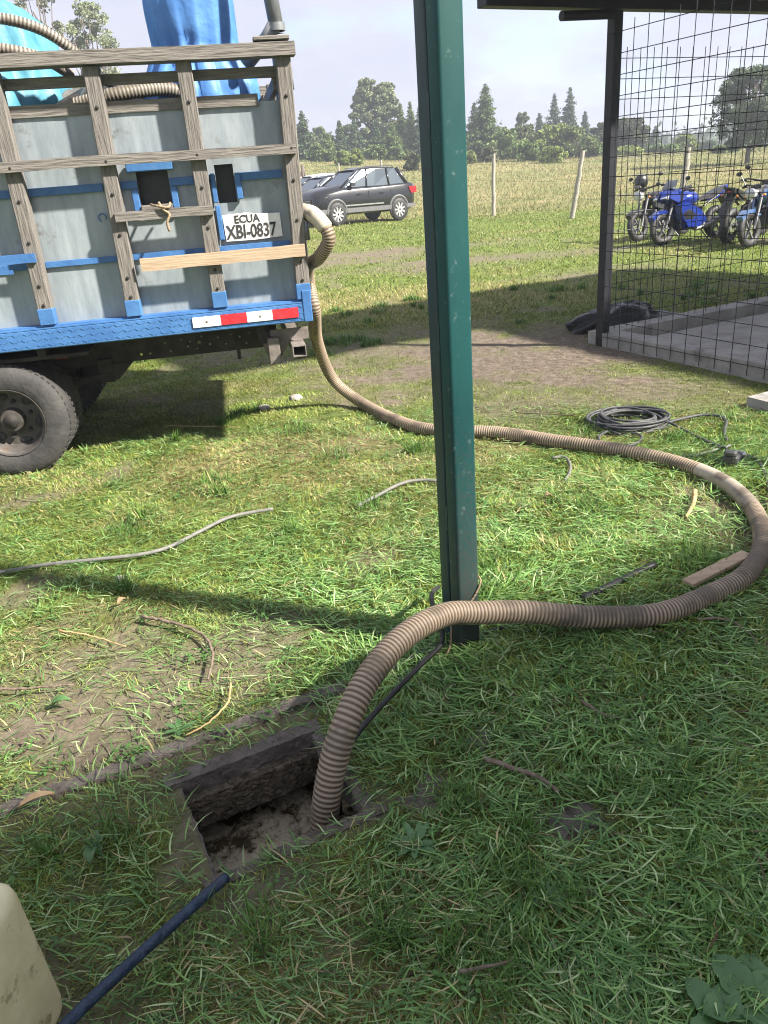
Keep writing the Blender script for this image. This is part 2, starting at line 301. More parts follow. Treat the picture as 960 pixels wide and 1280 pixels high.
def tag(o, label, cat=None, group=None, kind=None):
    if label: o['label'] = label
    if cat: o['category'] = cat
    if group: o['group'] = group
    if kind: o['kind'] = kind
    return o
def thing(name, loc, rz, label, cat, group=None):
    o = bpy.data.objects.new(name, None); C.objects.link(o); o.location = loc; o.rotation_euler = (0, 0, rz); o.empty_display_size = .1
    return tag(o, label, cat, group)
def copy_tree(o, parent=None):
    c = o.copy(); C.objects.link(c); c.parent = parent
    for ch in list(o.children): copy_tree(ch, c)
    return c
def smooth_path(pts, step=.03):
    """Catmull-Rom through the points, resampled at an even step"""
    P = [np.array(p, float) for p in pts]; P = [2*P[0]-P[1]]+P+[2*P[-1]-P[-2]]; out = []
    for i in range(1, len(P)-2):
        for t in np.linspace(0, 1, 24, endpoint=False):
            a, b, c, d = P[i-1], P[i], P[i+1], P[i+2]
            out.append(.5*((2*b)+(-a+c)*t+(2*a-5*b+4*c-d)*t*t+(-a+3*b-3*c+d)*t**3))
    out.append(P[-2]); out = np.array(out); L = np.r_[0, np.cumsum(np.linalg.norm(np.diff(out, axis=0), axis=1))]
    s = np.linspace(0, L[-1], max(int(L[-1]/step), 2)); return np.stack([np.interp(s, L, out[:, k]) for k in range(3)], 1)
def fast_mesh(name, V, Fs, cols, m, parent=None):
    """V (n,3), Fs list of index arrays with 3 or 4 columns, cols (n,3)"""
    me = bpy.data.meshes.new(name); me.vertices.add(len(V)); me.vertices.foreach_set('co', np.ascontiguousarray(V, np.float32).ravel())
    loops = np.concatenate([f.ravel() for f in Fs]).astype(np.int32); sizes = np.concatenate([np.full(len(f), f.shape[1], np.int32) for f in Fs])
    me.loops.add(len(loops)); me.loops.foreach_set('vertex_index', loops); me.polygons.add(len(sizes))
    me.polygons.foreach_set('loop_start', np.r_[0, np.cumsum(sizes)[:-1]].astype(np.int32)); me.polygons.foreach_set('loop_total', sizes)
    me.update(calc_edges=True)
    if cols is not None:
        ca = me.color_attributes.new('Col', 'FLOAT_COLOR', 'POINT'); ca.data.foreach_set('color', np.c_[cols, np.ones(len(cols))].astype(np.float32).ravel())
    me.materials.append(M[m] if isinstance(m, str) else m); o = bpy.data.objects.new(name, me); C.objects.link(o)
    if parent: o.parent = parent
    return o

# ================================================================== THE SETTING
# ------------------------------------------------------------------ ground
def axis_lines(lo, hi, step, far, edges):
    a = list(np.arange(lo, hi, step)); s = step; x = hi
    while x < far: a.append(x); s *= 1.09; x += s
    s = step; x = lo-step; b = []
    while x > -far: b.append(x); s *= 1.09; x -= s
    a = np.array(b[::-1]+a)
    for e in edges: a = a[np.abs(a-e) > step*.3]
    return np.sort(np.r_[a, edges])
e1 = axis_lines(-2.2, 5.8, .045, 2500, [HC[0]-HA, HC[0]+HA]); e2 = axis_lines(.2, 8, .045, 2500, [HC[1]-HB, HC[1]+HB])
g1, g2 = np.meshgrid(e1, e2, indexing='ij'); gx, gy = to_w(g1, g2)
gz = terrain(gx, gy)+bumps(gx, gy); V = np.stack([gx, gy, gz], -1).reshape(-1, 3)
n1, n2 = len(e1), len(e2); i, j = np.meshgrid(np.arange(n1-1), np.arange(n2-1), indexing='ij'); k = (i*n2+j).ravel()
m1 = (e1[:-1]+e1[1:])/2; m2 = (e2[:-1]+e2[1:])/2
inhole = (np.abs(m1-HC[0])[:, None] < HA) & (np.abs(m2-HC[1])[None, :] < HB)
k = k[~inhole.ravel()]; quads = np.stack([k, k+n2, k+n2+1, k+1], 1)
dm, ym, fm = masks(V[:, 0], V[:, 1])
gm, t, p, o = new_mat('ground_soil_and_turf'); p.inputs['Roughness'].default_value = .95; p.inputs['Specular IOR Level'].default_value = .15
at = N(t, 'ShaderNodeAttribute', attribute_name='Col'); sp = N(t, 'ShaderNodeSeparateColor'); t.links.new(at.outputs[0], sp.inputs[0])
tc = N(t, 'ShaderNodeTexCoord')
def noise(scale, detail=8, rough=.6):
    n = N(t, 'ShaderNodeTexNoise'); n.inputs['Scale'].default_value = scale; n.inputs['Detail'].default_value = detail; n.inputs['Roughness'].default_value = rough; t.links.new(tc.outputs['Object'], n.inputs[0]); return n
def ramp(n, *stops):
    r = N(t, 'ShaderNodeValToRGB'); e = r.color_ramp.elements
    while len(e) < len(stops): e.new(.5)
    for el, (ps, c) in zip(e, stops): el.position = ps; el.color = (*c, 1)
    t.links.new(n.outputs[0], r.inputs[0]); return r
def mixc(f, a, b):
    x = N(t, 'ShaderNodeMix', data_type='RGBA'); t.links.new(f, x.inputs[0]); t.links.new(a, x.inputs[6]); t.links.new(b, x.inputs[7]); return x.outputs[2]
soil = ramp(noise(14, 10, .7), (.3, (.085, .066, .050)), (.5, (.16, .128, .10)), (.72, (.25, .21, .17)))
turf = ramp(noise(5, 10, .75), (.3, (.06, .09, .02)), (.5, (.12, .165, .038)), (.7, (.21, .24, .07)))
dryc = ramp(noise(6, 10, .75), (.3, (.12, .11, .045)), (.5, (.20, .175, .075)), (.7, (.30, .24, .12)))
fld = ramp(noise(.35, 12, .72), (.36, (.13, .155, .05)), (.5, (.205, .19, .085)), (.64, (.28, .24, .125)))
c = mixc(sp.outputs[1], turf.outputs[0], dryc.outputs[0]); c = mixc(sp.outputs[2], c, fld.outputs[0]); c = mixc(sp.outputs[0], c, soil.outputs[0])
t.links.new(c, p.inputs['Base Color'])
b = N(t, 'ShaderNodeBump'); b.inputs['Strength'].default_value = .8; b.inputs['Distance'].default_value = .03; t.links.new(noise(30, 8, .7).outputs[0], b.inputs['Height']); t.links.new(b.outputs[0], p.inputs['Normal'])
ground = fast_mesh('ground', V, [quads], np.stack([dm, ym, fm], 1), gm); ground.data.shade_smooth(); ground['kind'] = 'structure'

# ------------------------------------------------------------------ septic pit
pit = thing('septic_pit', (*to_w(*HC), 0), A, 'open rectangular concrete septic pit with stained walls around the ribbed hose', 'pit')
def wall(name, x0, x1, y0, y1, z0, z1, m, cell=.012, amp=.006, f1=38.):
    """a rough cast block: boxed, subdivided and roughened"""
    bm = bmesh.new(); bmesh.ops.create_cube(bm, size=1)
    for v in bm.verts: v.co = Vector((x0+(v.co.x+.5)*(x1-x0), y0+(v.co.y+.5)*(y1-y0), z0+(v.co.z+.5)*(z1-z0)))
    for ax, (lo, hi) in enumerate(((x0, x1), (y0, y1), (z0, z1))):
        k_ = max(int((hi-lo)/cell), 1)
        for q in range(1, k_):
            co = [0, 0, 0]; no = [0, 0, 0]; co[ax] = lo+(hi-lo)*q/k_; no[ax] = 1
            bmesh.ops.bisect_plane(bm, geom=bm.verts[:]+bm.edges[:]+bm.faces[:], plane_co=co, plane_no=no)
    P = np.array([v.co[:] for v in bm.verts])
    D = np.stack([fbm(P[:, 0]*f1+P[:, 2]*31+s_*7, P[:, 1]*f1-P[:, 2]*f1+s_*3, 90+s_, 3)-.5 for s_ in range(3)], 1)
    for v, d_ in zip(bm.verts, D): v.co += Vector(d_*amp*3)
    me = bpy.data.meshes.new(name); bm.to_mesh(me); bm.free(); me.materials.append(M[m]); o = bpy.data.objects.new(name, me); C.objects.link(o); return o
def pitpart(*a, **k): o = wall(*a, **k); o.parent = pit; return o
pitpart('rim', -HA-.035, HA+.03, HB-.004, HB+.05, -.045, .014, 'old_cement', amp=.003)                # far lip
pitpart('beam', -HA-.01, HA+.02, HB-.035, HB+.03, -.155, -.045, 'pit_wall', cell=.008, amp=.003, f1=80.)                # thick slab edge under it
pitpart('rim', -HA-.03, HA+.05, -HB-.03, -HB+.006, -.07, .006, 'old_cement')
pitpart('rim', -HA-.012, -HA+.006, -HB, HB, -.07, -.004, 'old_cement', amp=.004)
pitpart('rim', HA-.006, HA+.03, -HB, HB, -.07, .006, 'old_cement')
for nm, bx in (('wall', (-HA-.15, -HA-.07, -HB-.2, HB+.2)), ('wall', (HA+.1, HA+.18, -HB-.2, HB+.2)), ('wall', (-HA-.15, HA+.18, HB+.12, HB+.2)), ('wall', (-HA-.15, HA+.18, -HB-.2, -HB-.12))):
    pitpart(nm, *bx, -.75, -.06, 'pit_wall', cell=.03)
wm, t, p, o = new_mat('sewage'); tc = N(t, 'ShaderNodeTexCoord'); sc_ = ramp(noise(9, 9, .72), (.47, (.05, .038, .018)), (.50, (.20, .165, .105)), (.58, (.42, .365, .27)), (.66, (.17, .14, .09)))
t.links.new(sc_.outputs[0], p.inputs['Base Color']); rr = ramp(noise(5, 8, .65), (.46, (.03,)*3), (.54, (.16,)*3)); t.links.new(rr.outputs[0], p.inputs['Roughness'])
b = N(t, 'ShaderNodeBump'); b.inputs['Strength'].default_value = .5; b.inputs['Distance'].default_value = .02; hb = ramp(noise(5, 8, .65), (.47, (0,)*3), (.6, (1,)*3)); t.links.new(hb.outputs[0], b.inputs['Height']); t.links.new(b.outputs[0], p.inputs['Normal'])
nn = 40; mb = MB(); mb.add([(x, y, -.245+.01*random.random()*(fbm(np.array(x*9.), np.array(y*9.), 4) > .5)) for x in np.linspace(-HA-.14, HA+.17, nn) for y in np.linspace(-HB-.19, HB+.19, nn)],
                           [(a*nn+b_, a*nn+b_+1, (a+1)*nn+b_+1, (a+1)*nn+b_) for a in range(nn-1) for b_ in range(nn-1)])
sew = mb.build('sewage_water', wm, None, True); sew.location = pit.location; sew.rotation_euler = pit.rotation_euler; sew['kind'] = 'structure'

# concrete edge strip in the turf, and remnants of a buried slab
def strip(name, p, q, w, z0, z1, m, nseg=40):
    p, q = np.array(p[:2]), np.array(q[:2]); d = q-p; L = np.linalg.norm(d); d /= L; nrm = np.array([-d[1], d[0]]); vs = []; fs = []
    for i in range(nseg+1):
        c = p+d*L*i/nseg; gzv = ground_z(*c); a = w/2*(1+.3*random.uniform(-1, 1)); b_ = w/2*(1+.3*random.uniform(-1, 1)); h = z1+random.uniform(-.003, .003)
        for s_, zz in ((-b_, z0), (-b_*.9, h), (a*.9, h), (a, z0)): x, y = c+nrm*s_; vs.append((x, y, gzv+zz))
    for i in range(nseg):
        for j in range(3): fs.append((i*4+j, i*4+j+1, i*4+j+5, i*4+j+4))
    fs += [(0, 1, 2, 3), (nseg*4+3, nseg*4+2, nseg*4+1, nseg*4)]
    o = MB().add(vs, fs).build(name, m); o['kind'] = 'structure'; return o
strip('kerb_strip', g(-160, 1078), g(432, 860), .05, -.05, .016, 'old_cement', 60)
strip('slab_edge', g(520, 1015), g(552, 975), .12, -.04, .007, 'old_cement', 8)
strip('slab_edge', g(588, 938), g(612, 912), .07, -.04, .007, 'old_cement', 6)
strip('slab_edge', g(690, 1035), g(745, 1012), .09, -.04, .006, 'old_cement', 8)

# ------------------------------------------------------------------ cage slab with its kerb, mesh cage and roof
def ew(a, b): return to_w(MP[0]+a, MP[1]+b)          # metres along the cage from its corner post
def cage_obj(o): o.location = (*ew(0, 0), 0); o.rotation_euler = (0, 0, A); return o
o = cage_obj(MB().box(.2, 5.2, -5.0, -.2, -.1, .05).build('cage_floor', 'cement')); o['kind'] = 'structure'
for bx in ((-.04, .17, -5.2, .15), (.17, 5.4, -.05, .15)):
    o = cage_obj(wall('kerb', *bx, -.1, .125, 'cement', cell=.09, amp=.003, f1=6.)); o['kind'] = 'structure'
cage = thing('mesh_cage', (*ew(0, 0), 0), A, 'wire mesh cage on a dark corner post around the concrete floor', 'cage')
MB().box(-.045, .045, -.045, .045, 0, 2.66, .006).build('post', 'cage', cage)
MB().box(5.2, 5.29, -.045, .045, 0, 2.66, .006).build('post', 'cage', cage); MB().box(-.045, .045, -4.6, -4.51, 0, 2.66, .006).build('post', 'cage', cage)
wv = None
def wire(p, q, src=[{}]):
    """one straight mesh wire; alike wires share their mesh"""
    L = round((Vector(q)-Vector(p)).length, 3); d = (Vector(q)-Vector(p)).normalized()
    if L not in src[0]: src[0][L] = MB().tube([(0, 0, 0), (0, 0, L)], .0032, 5).build('wire', 'cage', cage); o = src[0][L]
    else: o = src[0][L].copy(); C.objects.link(o)
    o.location = p; o.rotation_euler = d.to_track_quat('Z', 'Y').to_euler(); return o
for q in range(1, 31): wire((-.052, -.15*q+.03, .02), (-.052, -.15*q+.03, 2.57))
for q in range(17): wire((-.058, 0, .1+.15*q), (-.058, -4.55, .1+.15*q))
for q in range(1, 35): wire((.15*q+.04, .052, .02), (.15*q+.04, .052, 2.42))
for q in range(16): wire((0, .058, .09+.15*q), (5.2, .058, .09+.15*q))
roof = thing('cage_roof', (*ew(0, 0), 2.66), A, 'dark low roof with a beam and pipe over the mesh cage', 'roof')
MB().box(-1.28, 6.5, -.06, .06, .005, .09, .005).build('eave_beam', 'cage', roof)
MB().tube([(-.56, -.02, -.045), (-.05, -.03, -.028)], .036, 10).build('pipe', 'cage', roof, True, 40)
MB().box(-1.2, 6.4, -.62, -.55, .02, .1).build('purlin', 'cage', roof); MB().box(1.95, 6.4, -3.2, -3.1, .02, .1).build('purlin', 'cage', roof); MB().box(1.95, 6.4, -5.2, -5.1, .02, .1).build('purlin', 'cage', roof)
mb = MB(); nx = 120
vs = []; 
for q in range(nx+1):
    x = -1.3+7.9*q/nx
    for y in (1.15, 0., -.9 if x < 1.9 else -6.): vs.append((x, y, .115+.018*math.sin(q*2.1)+.26*max(y, 0)))
mb.add(vs, [(3*q+w_, 3*q+1+w_, 3*q+4+w_, 3*q+3+w_) for q in range(nx) for w_ in (0, 1)]); o = mb.build('roof_sheet', 'roof', roof, True)
sm = o.modifiers.new('thick', 'SOLIDIFY'); sm.thickness = .004

# unseen house behind the camera, sized and placed so its eave shades the foreground
HE = -7.95
house = thing('house', (*ew(0, HE-.6), 0), A, 'unseen rendered house with a corrugated roof, sized to shade the foreground', 'house')
MB().box(-2.9, 9, -5, 0, -.1, 5.05).build('wall', 'wall', house)
rf = MB().add([(-3.3, .6, 5.12), (9.4, .6, 5.12), (9.4, -2.6, 6.0), (-3.3, -2.6, 6.0), (-3.3, -5.6, 5.12), (9.4, -5.6, 5.12)], [(0, 1, 2, 3), (3, 2, 5, 4)]).build('roof', 'roof', house)
sm = rf.modifiers.new('thick', 'SOLIDIFY'); sm.thickness = .06
for wx in (-1.5, 2, 5.5):
    for wz in (.95, 3.4): MB().box(wx, wx+1.4, -.01, .03, wz, wz+1.1).build('window', 'glass', house)

# ================================================================== GRASS
def blades(name, X, Y, L, W, az, lean, curve, cols, segs=2, z0=None, bend=0.):
    n = len(X); Z = (terrain(X, Y)+bumps(X, Y) if z0 is None else z0); dx, dy = np.cos(az), np.sin(az); sx, sy = -dy*W/2, dx*W/2
    ts = {1: [0, 1.], 2: [0, .55, 1.], 3: [0, .33, .68, 1.]}[segs]; vs = []
    for tt in ts:
        ang = lean+curve*tt; out = L*tt*np.sin(ang*.5+lean*.5); hh = L*tt*np.cos(ang*.5+lean*.5)
        px, py, pz = X+dx*out-dy*bend*L*tt*tt, Y+dy*out+dx*bend*L*tt*tt, Z+hh
        if tt < 1: k_ = (1-.25*tt) if segs < 3 else (.55, 1., .8)[ts.index(tt)]; vs += [np.stack([px-sx*k_, py-sy*k_, pz], 1), np.stack([px+sx*k_, py+sy*k_, pz], 1)]
        else: vs.append(np.stack([px, py, pz], 1))
    nv = len(vs); V = np.stack(vs, 1).reshape(-1, 3); b_ = np.arange(n)*nv
    Fs = [np.stack([b_, b_+1, b_+3, b_+2], 1), np.stack([b_+2, b_+3, b_+4], 1)] if segs == 2 else [np.stack([b_, b_+1, b_+2], 1)]
    if segs == 3: Fs = [np.stack([b_, b_+1, b_+3, b_+2], 1), np.stack([b_+2, b_+3, b_+5, b_+4], 1), np.stack([b_+4, b_+5, b_+6], 1)]
    o = fast_mesh(name, V, Fs, np.repeat(cols, nv, 0), 'blade'); return o
def keep_out(x, y):
    a, b_ = to_e(x, y); hole = (np.abs(a-HC[0]) < HA+.004) & (np.abs(b_-HC[1]) < HB+.008)
    ca, cb = a-MP[0], b_-MP[1]; slab = (ca > -.06) & (cb < .17) & (cb > -5.3) & (ca < 5.5)
    return hole | slab
def pal(n, dry, seed_cols, w):
    k_ = rng.choice(len(seed_cols), n, p=w); c = np.array(seed_cols)[k_]; c = c*rng.uniform(.6, 1.45, (n, 1)); straw = np.array([.46, .385, .20])*rng.uniform(.7, 1.2, (n, 1))
    m = (rng.random(n) < .02+.6*dry)[:, None]; return np.where(m, straw, c)
GREENS = [(.21, .275, .050), (.285, .345, .068), (.13, .19, .05), (.39, .405, .125)]
def sample(n, r0, r1, a0=-46, a1=46, pw=1.):
    r = r0+(r1-r0)*rng.random(n)**pw; a = np.radians(rng.uniform(a0, a1, n)); return r*np.sin(a), r*np.cos(a)
# standing turf near the camera
X, Y = sample(640000, .75, 9.5); d_, y_, f_ = masks(X, Y); clump = fbm(X*5, Y*5, 61)
ok = (rng.random(len(X)) > np.clip(1.12*d_, 0, .97)) & ~keep_out(X, Y) & (rng.random(len(X)) < .35+1.1*clump); X, Y, d_, y_, clump = X[ok], Y[ok], d_[ok], y_[ok], clump[ok]
r = np.hypot(X, Y); a, b_ = to_e(X, Y); n = len(X)
lush = sst(.5, 1.6, a-.9*0)*sst(3.6, 2.4, b_)                     # the longer grass to the right of the pit
L = (.012+.028*clump+.034*lush)*rng.uniform(.6, 1.4, n); W = (.0020+.0010*lush+.0004*r)*rng.uniform(.6, 1.4, n)
swirl = 9*fbm(X*3, Y*3, 87)+rng.normal(0, .9, n)
cols = pal(n, np.clip(y_*.85-.3*lush, -.03, 1), GREENS, [.35, .25, .25, .15]); cols *= (1+.12*lush)[:, None]  # longer grass tinted brighter to lift the shade over it
tone = fbm(X*1.6, Y*1.6, 93); cols *= (.72+.56*tone)[:, None]; cols = cols*(1-.35*d_)[:, None]+.35*d_[:, None]*np.array([.16, .14, .09])
o = blades('turf_grass', X, Y, L, W, swirl, rng.uniform(.25, 1.2, n), rng.uniform(.1, 1.0, n), cols, 2, None, rng.normal(0, .25, n)); tag(o, 'short green turf growing around the pit and hose', 'grass', kind='stuff')
# mown clippings lying on the turf
X, Y = sample(125000, .75, 5.5); d_, y_, f_ = masks(X, Y); a, b_ = to_e(X, Y); lush = sst(.3, 1.4, a)*sst(3.6, 2.4, b_)
ok = ~keep_out(X, Y) & (rng.random(len(X)) < (1-.85*np.clip(d_, 0, 1))*(.45+.55*lush)); X, Y, y_, lush = X[ok], Y[ok], y_[ok], lush[ok]; n = len(X); r = np.hypot(X, Y)
L = rng.uniform(.025, .085, n)*(1+.4*lush); z0 = terrain(X, Y)+bumps(X, Y)+rng.uniform(.004, .028, n)*(1+.4*lush)
cols = pal(n, np.clip(y_*.45*(1-lush)-.03*lush, -.03, 1), [(.14, .265, .08), (.21, .35, .112), (.37, .47, .24), (.07, .16, .05)], [.35, .35, .13, .17]); cols *= (1.08+.17*lush)[:, None]; br_ = rng.random(n) < .025; cols[br_] = np.array([.13, .085, .05])*rng.uniform(.5, 1.3, (br_.sum(), 1))  # clippings in the long grass coloured brighter, lifting the foreground shade
o = blades('grass_clippings', X, Y, L, (.0030+.0009*lush+.0005*r)*rng.uniform(.45, 1.4, n), 9*fbm(X*2.2, Y*2.2, 88)+rng.normal(0, .8, n), rng.uniform(1.2, 1.65, n), rng.uniform(-.3, .4, n), cols, 3, z0, rng.normal(0, .3, n))
tag(o, 'loose mown grass clippings strewn over the turf', 'grass', kind='stuff')
# taller tufts that the mower missed, and low clover-like leaves between the blades
tx, ty = sample(230, 1.0, 12); kp = ~keep_out(tx, ty) & (masks(tx, ty)[0] < .25); tx, ty = tx[kp], ty[kp]; hx, hy = [], []
for (px_, py_, nn_) in ((410, 430, 5), (440, 428, 5), (395, 445, 4), (470, 432, 4), (590, 735, 4), (570, 705, 4), (640, 740, 4), (300, 520, 4), (690, 1110, 6), (560, 1190, 5), (880, 1120, 6), (800, 960, 5), (600, 1000, 4), (300, 1150, 4), (860, 700, 6)):
    c_ = g(px_, py_); hx += list(c_[0]+rng.normal(0, .08, nn_)); hy += list(c_[1]+rng.normal(0, .08, nn_))
tx = np.r_[tx, hx]; ty = np.r_[ty, hy]; m_ = 70; sg = np.repeat(rng.uniform(.012, .06, len(tx)), m_); X = np.repeat(tx, m_)+rng.normal(0, 1, len(tx)*m_)*sg; Y = np.repeat(ty, m_)+rng.normal(0, 1, len(tx)*m_)*sg; kp = ~keep_out(X, Y); X, Y = X[kp], Y[kp]; n = len(X); r = np.hypot(X, Y)
o = blades('grass_tufts', X, Y, rng.uniform(.04, .11, n), (.002+.0007*r)*rng.uniform(.8, 1.4, n), rng.uniform(0, 2*PI, n), rng.uniform(.05, .7, n), rng.uniform(.2, 1.2, n), pal(n, np.zeros(n), [(.10, .20, .04), (.14, .25, .05), (.08, .16, .04)], [.4, .3, .3])); tag(o, 'taller dark green grass tufts scattered through the turf', 'grass', kind='stuff')
tx, ty = sample(150, .9, 5); kp = ~keep_out(tx, ty); tx, ty = tx[kp], ty[kp]; m_ = 26; X = np.repeat(tx, m_)+rng.normal(0, .03, len(tx)*m_); Y = np.repeat(ty, m_)+rng.normal(0, .03, len(tx)*m_); kp = ~keep_out(X, Y); X, Y = X[kp], Y[kp]; n = len(X); Z = terrain(X, Y)+bumps(X, Y)+rng.uniform(.012, .04, n)
s_ = rng.uniform(.004, .008, n); ang = rng.uniform(0, 2*PI, n); tl = rng.normal(0, .25, (n, 2)); V = []
for ca_, k_ in ((0, 1.), (.9, .9), (2.2, .9), (PI, 1.), (4.1, .9), (5.4, .9)): ux, uy = np.cos(ang+ca_)*s_*k_, np.sin(ang+ca_)*s_*k_; V.append(np.stack([X+ux, Y+uy, Z+ux*tl[:, 0]+uy*tl[:, 1]], 1))
V = np.stack(V, 1).reshape(-1, 3); k_ = np.arange(n)*6; cols = np.array([.10, .20, .055])*rng.uniform(.6, 1.4, (n, 1))
o = fast_mesh('clover_leaves', V, [np.stack([k_+q for q in range(6)], 1)], np.repeat(cols, 6, 0), 'blade'); tag(o, 'small round clover leaves growing among the turf', 'clover', kind='stuff')
# coarser turf farther off, then the rough pasture beyond the fence
X, Y = sample(170000, 9, 34, -40, 40, 1.15); d_, y_, f_ = masks(X, Y); ok = (rng.random(len(X)) > np.clip(d_*1.1, 0, .96)) & ~keep_out(X, Y) & (f_ < .6); X, Y, y_, d_ = X[ok], Y[ok], y_[ok], d_[ok]; n = len(X); r = np.hypot(X, Y)
o = blades('turf_grass', X, Y, rng.uniform(.03, .065, n), (.003+.0011*r)*rng.uniform(.8, 1.3, n), rng.uniform(0, 2*PI, n), rng.uniform(.1, .9, n), rng.uniform(.1, 1, n), pal(n, np.clip(y_*.7, 0, 1), [tuple(.72*np.array(q)) for q in GREENS], [.35, .25, .25, .15]), 1)
tag(o, 'mown green turf between the truck and the wire fence', 'grass', kind='stuff')
X, Y = sample(230000, 26, 120, -44, 40, 1.1); d_, y_, f_ = masks(X, Y); ok = f_ > rng.random(len(X)); X, Y = X[ok], Y[ok]; n = len(X); r = np.hypot(X, Y); gg = fbm(X*.12, Y*.2, 71)
lefty = sst(8, -12, X-.02*Y)*sst(40, 70, Y)
cols = np.where((rng.random(n) < np.clip(.42+1.5*(gg-.45)+.75*lefty, .08, .95))[:, None], np.array([.16, .19, .062]), np.array([.26, .22, .11]))*rng.uniform(.85, 1.15, (n, 1))
o = blades('pasture_grass', X, Y, rng.uniform(.06, .2, n), (.004+.0007*r)*rng.uniform(.8, 1.4, n), rng.uniform(0, 2*PI, n), rng.uniform(.1, .8, n), rng.uniform(.1, .9, n), cols, 1)
tag(o, 'dry straw coloured pasture beyond the wire fence', 'grass', kind='stuff')

# ================================================================== TRUCK
TA = math.radians(9); TP = np.array([-2.29, 4.70]); TZ = ground_z(-2.3, 4.7)-.012
truck = thing('stake_truck', (*TP, TZ), TA, 'blue stake truck with weathered timber rails and galvanised side panels', 'truck')
def tw(s, y, z): return (TP[0]+s*math.cos(TA)-y*math.sin(TA), TP[1]+s*math.sin(TA)+y*math.cos(TA), z)     # truck metres -> world
def tb(name, m, x0, x1, y0, y1, z0, z1, bev=.004, parent=truck, jit=0.): return MB().box(x0, x1, y0, y1, z0, z1, bev, jit).build(name, m, parent)
BL, BR, BW = -3.1, 1.95, 1.95                         # bed from front to rear, and width
# bed frame: tread-plate sill with a raised chequer pattern
sill = MB().box(BL, BR, -.055, .03, .80, .915, .006)
sill.add(MB().box(BL, BR, -.055, .05, .915, .922).v, MB().box(0, 1, 0, 1, 0, 1).f)
sill = sill.build('sill', 'blue', truck)
ch = MB()
for q in range(150):
    for w_ in range(3):
        x = BL+.1+q*.033+(.016 if w_ % 2 else 0); z = .822+w_*.036
        if x > BR-.02: continue
        s_ = 1 if (q+w_) % 2 else -1; ch.obox((x-.010, -.0555, z-.006*s_), (x+.010, -.0555, z+.006*s_), .004, .0045, up=(0, 1, 0))
o = ch.build('chequer_tread', 'blue', sill); o['kind'] = 'stuff'
tb('ledge', 'blue', BL, 1.90, -.03, .062, .922, .93, 0)
tb('rear_sill', 'blue', BR-.08, BR, .031, BW, .80, .92); tb('bed_floor', 'wood_h', BL, BR-.081, .031, BW-.05, .84, .91, 0)
tb('sill', 'blue', BL, BR, BW-.049, BW+.04, .80, .925)
# cross members
for x in np.arange(BL+.2, BR, .45): tb('cross_member', 'dark_metal', x, x+.05, .05, BW-.06, .742, .799, 0)
UP = [1.915, 1.397, .88, .378, -.13, -.65, -1.17, -1.69, -2.2, -2.7, -3.06]
for i_, x in enumerate(UP):
    lean = .012*random.uniform(-1, 1)+.012; w = .042
    top = 2.262
    u = MB().box(x-w, x+w, -.05, .035, .98, top, .005); u.v = [(a+(c-.95)*lean, b_, c) for a, b_, c in u.v]; up_o = u.build('upright', 'wood_v', truck)
    tb('upright_foot', 'blue', x-w-.003, x+w+.003, -.054, .033, .935, 1.03)
    for zz in (1.05, 1.16, 1.40, 1.62, 1.79, 2.06):
        MB().ball((x+(zz-.95)*lean, -.053 if zz != 1.79 else -.083, zz), (.010, .006, .010), 8, 5).build('bolt', 'dark_metal', truck)
    u = MB().box(x-w, x+w, BW-.035, BW+.05, .95, top, .005).build('upright', 'wood_v', truck)
# rails; (z0,z1,y0,y1,x1)
def rail(z0, z1, y0, y1, x0, x1, m='wood_h', sag=.012):
    mb = MB(); ns = 12; 
    for q in range(ns): pass
    vs = []; fs = []
    for q in range(ns+1):
        x = x0+(x1-x0)*q/ns; dz = sag*math.sin(q*.9)*.4+random.uniform(-.002, .002); dy = random.uniform(-.0015, .0015)
        for yy, zz in ((y0, z0), (y1, z0), (y1, z1), (y0, z1)): vs.append((x, yy+dy, zz+dz+random.uniform(-.0015, .0015)))
    for q in range(ns):
        for k_ in range(4): fs.append((q*4+k_, q*4+(k_+1) % 4, q*4+4+(k_+1) % 4, q*4+4+k_))
    fs += [(0, 1, 2, 3), (ns*4, ns*4+1, ns*4+2, ns*4+3)]
    return mb.add(vs, fs).build('rail', m, truck)
rail(2.262, 2.328, -.085, .04, BL-.05, 2.015); tb('end_block', 'wood_h', 1.79, 1.99, -.09, -.02, 2.331, 2.352)
rail(2.172, 2.226, .037, .075, BL, 1.905); rail(2.035, 2.095, .037, .07, BL, 1.785)
rail(1.765, 1.818, -.086, -.052, BL, 1.962)
rail(1.472, 1.523, -.086, -.053, .885, 1.44, 'wood_h', 0); rail(1.192, 1.262, -.087, -.056, .975, 1.95, 'wood_new', 0)
rail(1.295, 1.345, -.07, -.052, -.6, .40, 'blue', 0); rail(1.24, 1.262, -.062, -.052, -.6, .26, 'blue', 0)
for z0, z1 in ((2.262, 2.328), (2.1, 2.16), (1.77, 1.83), (1.3, 1.36)): rail(z0, z1, BW+.05, BW+.09, BL, 1.96)
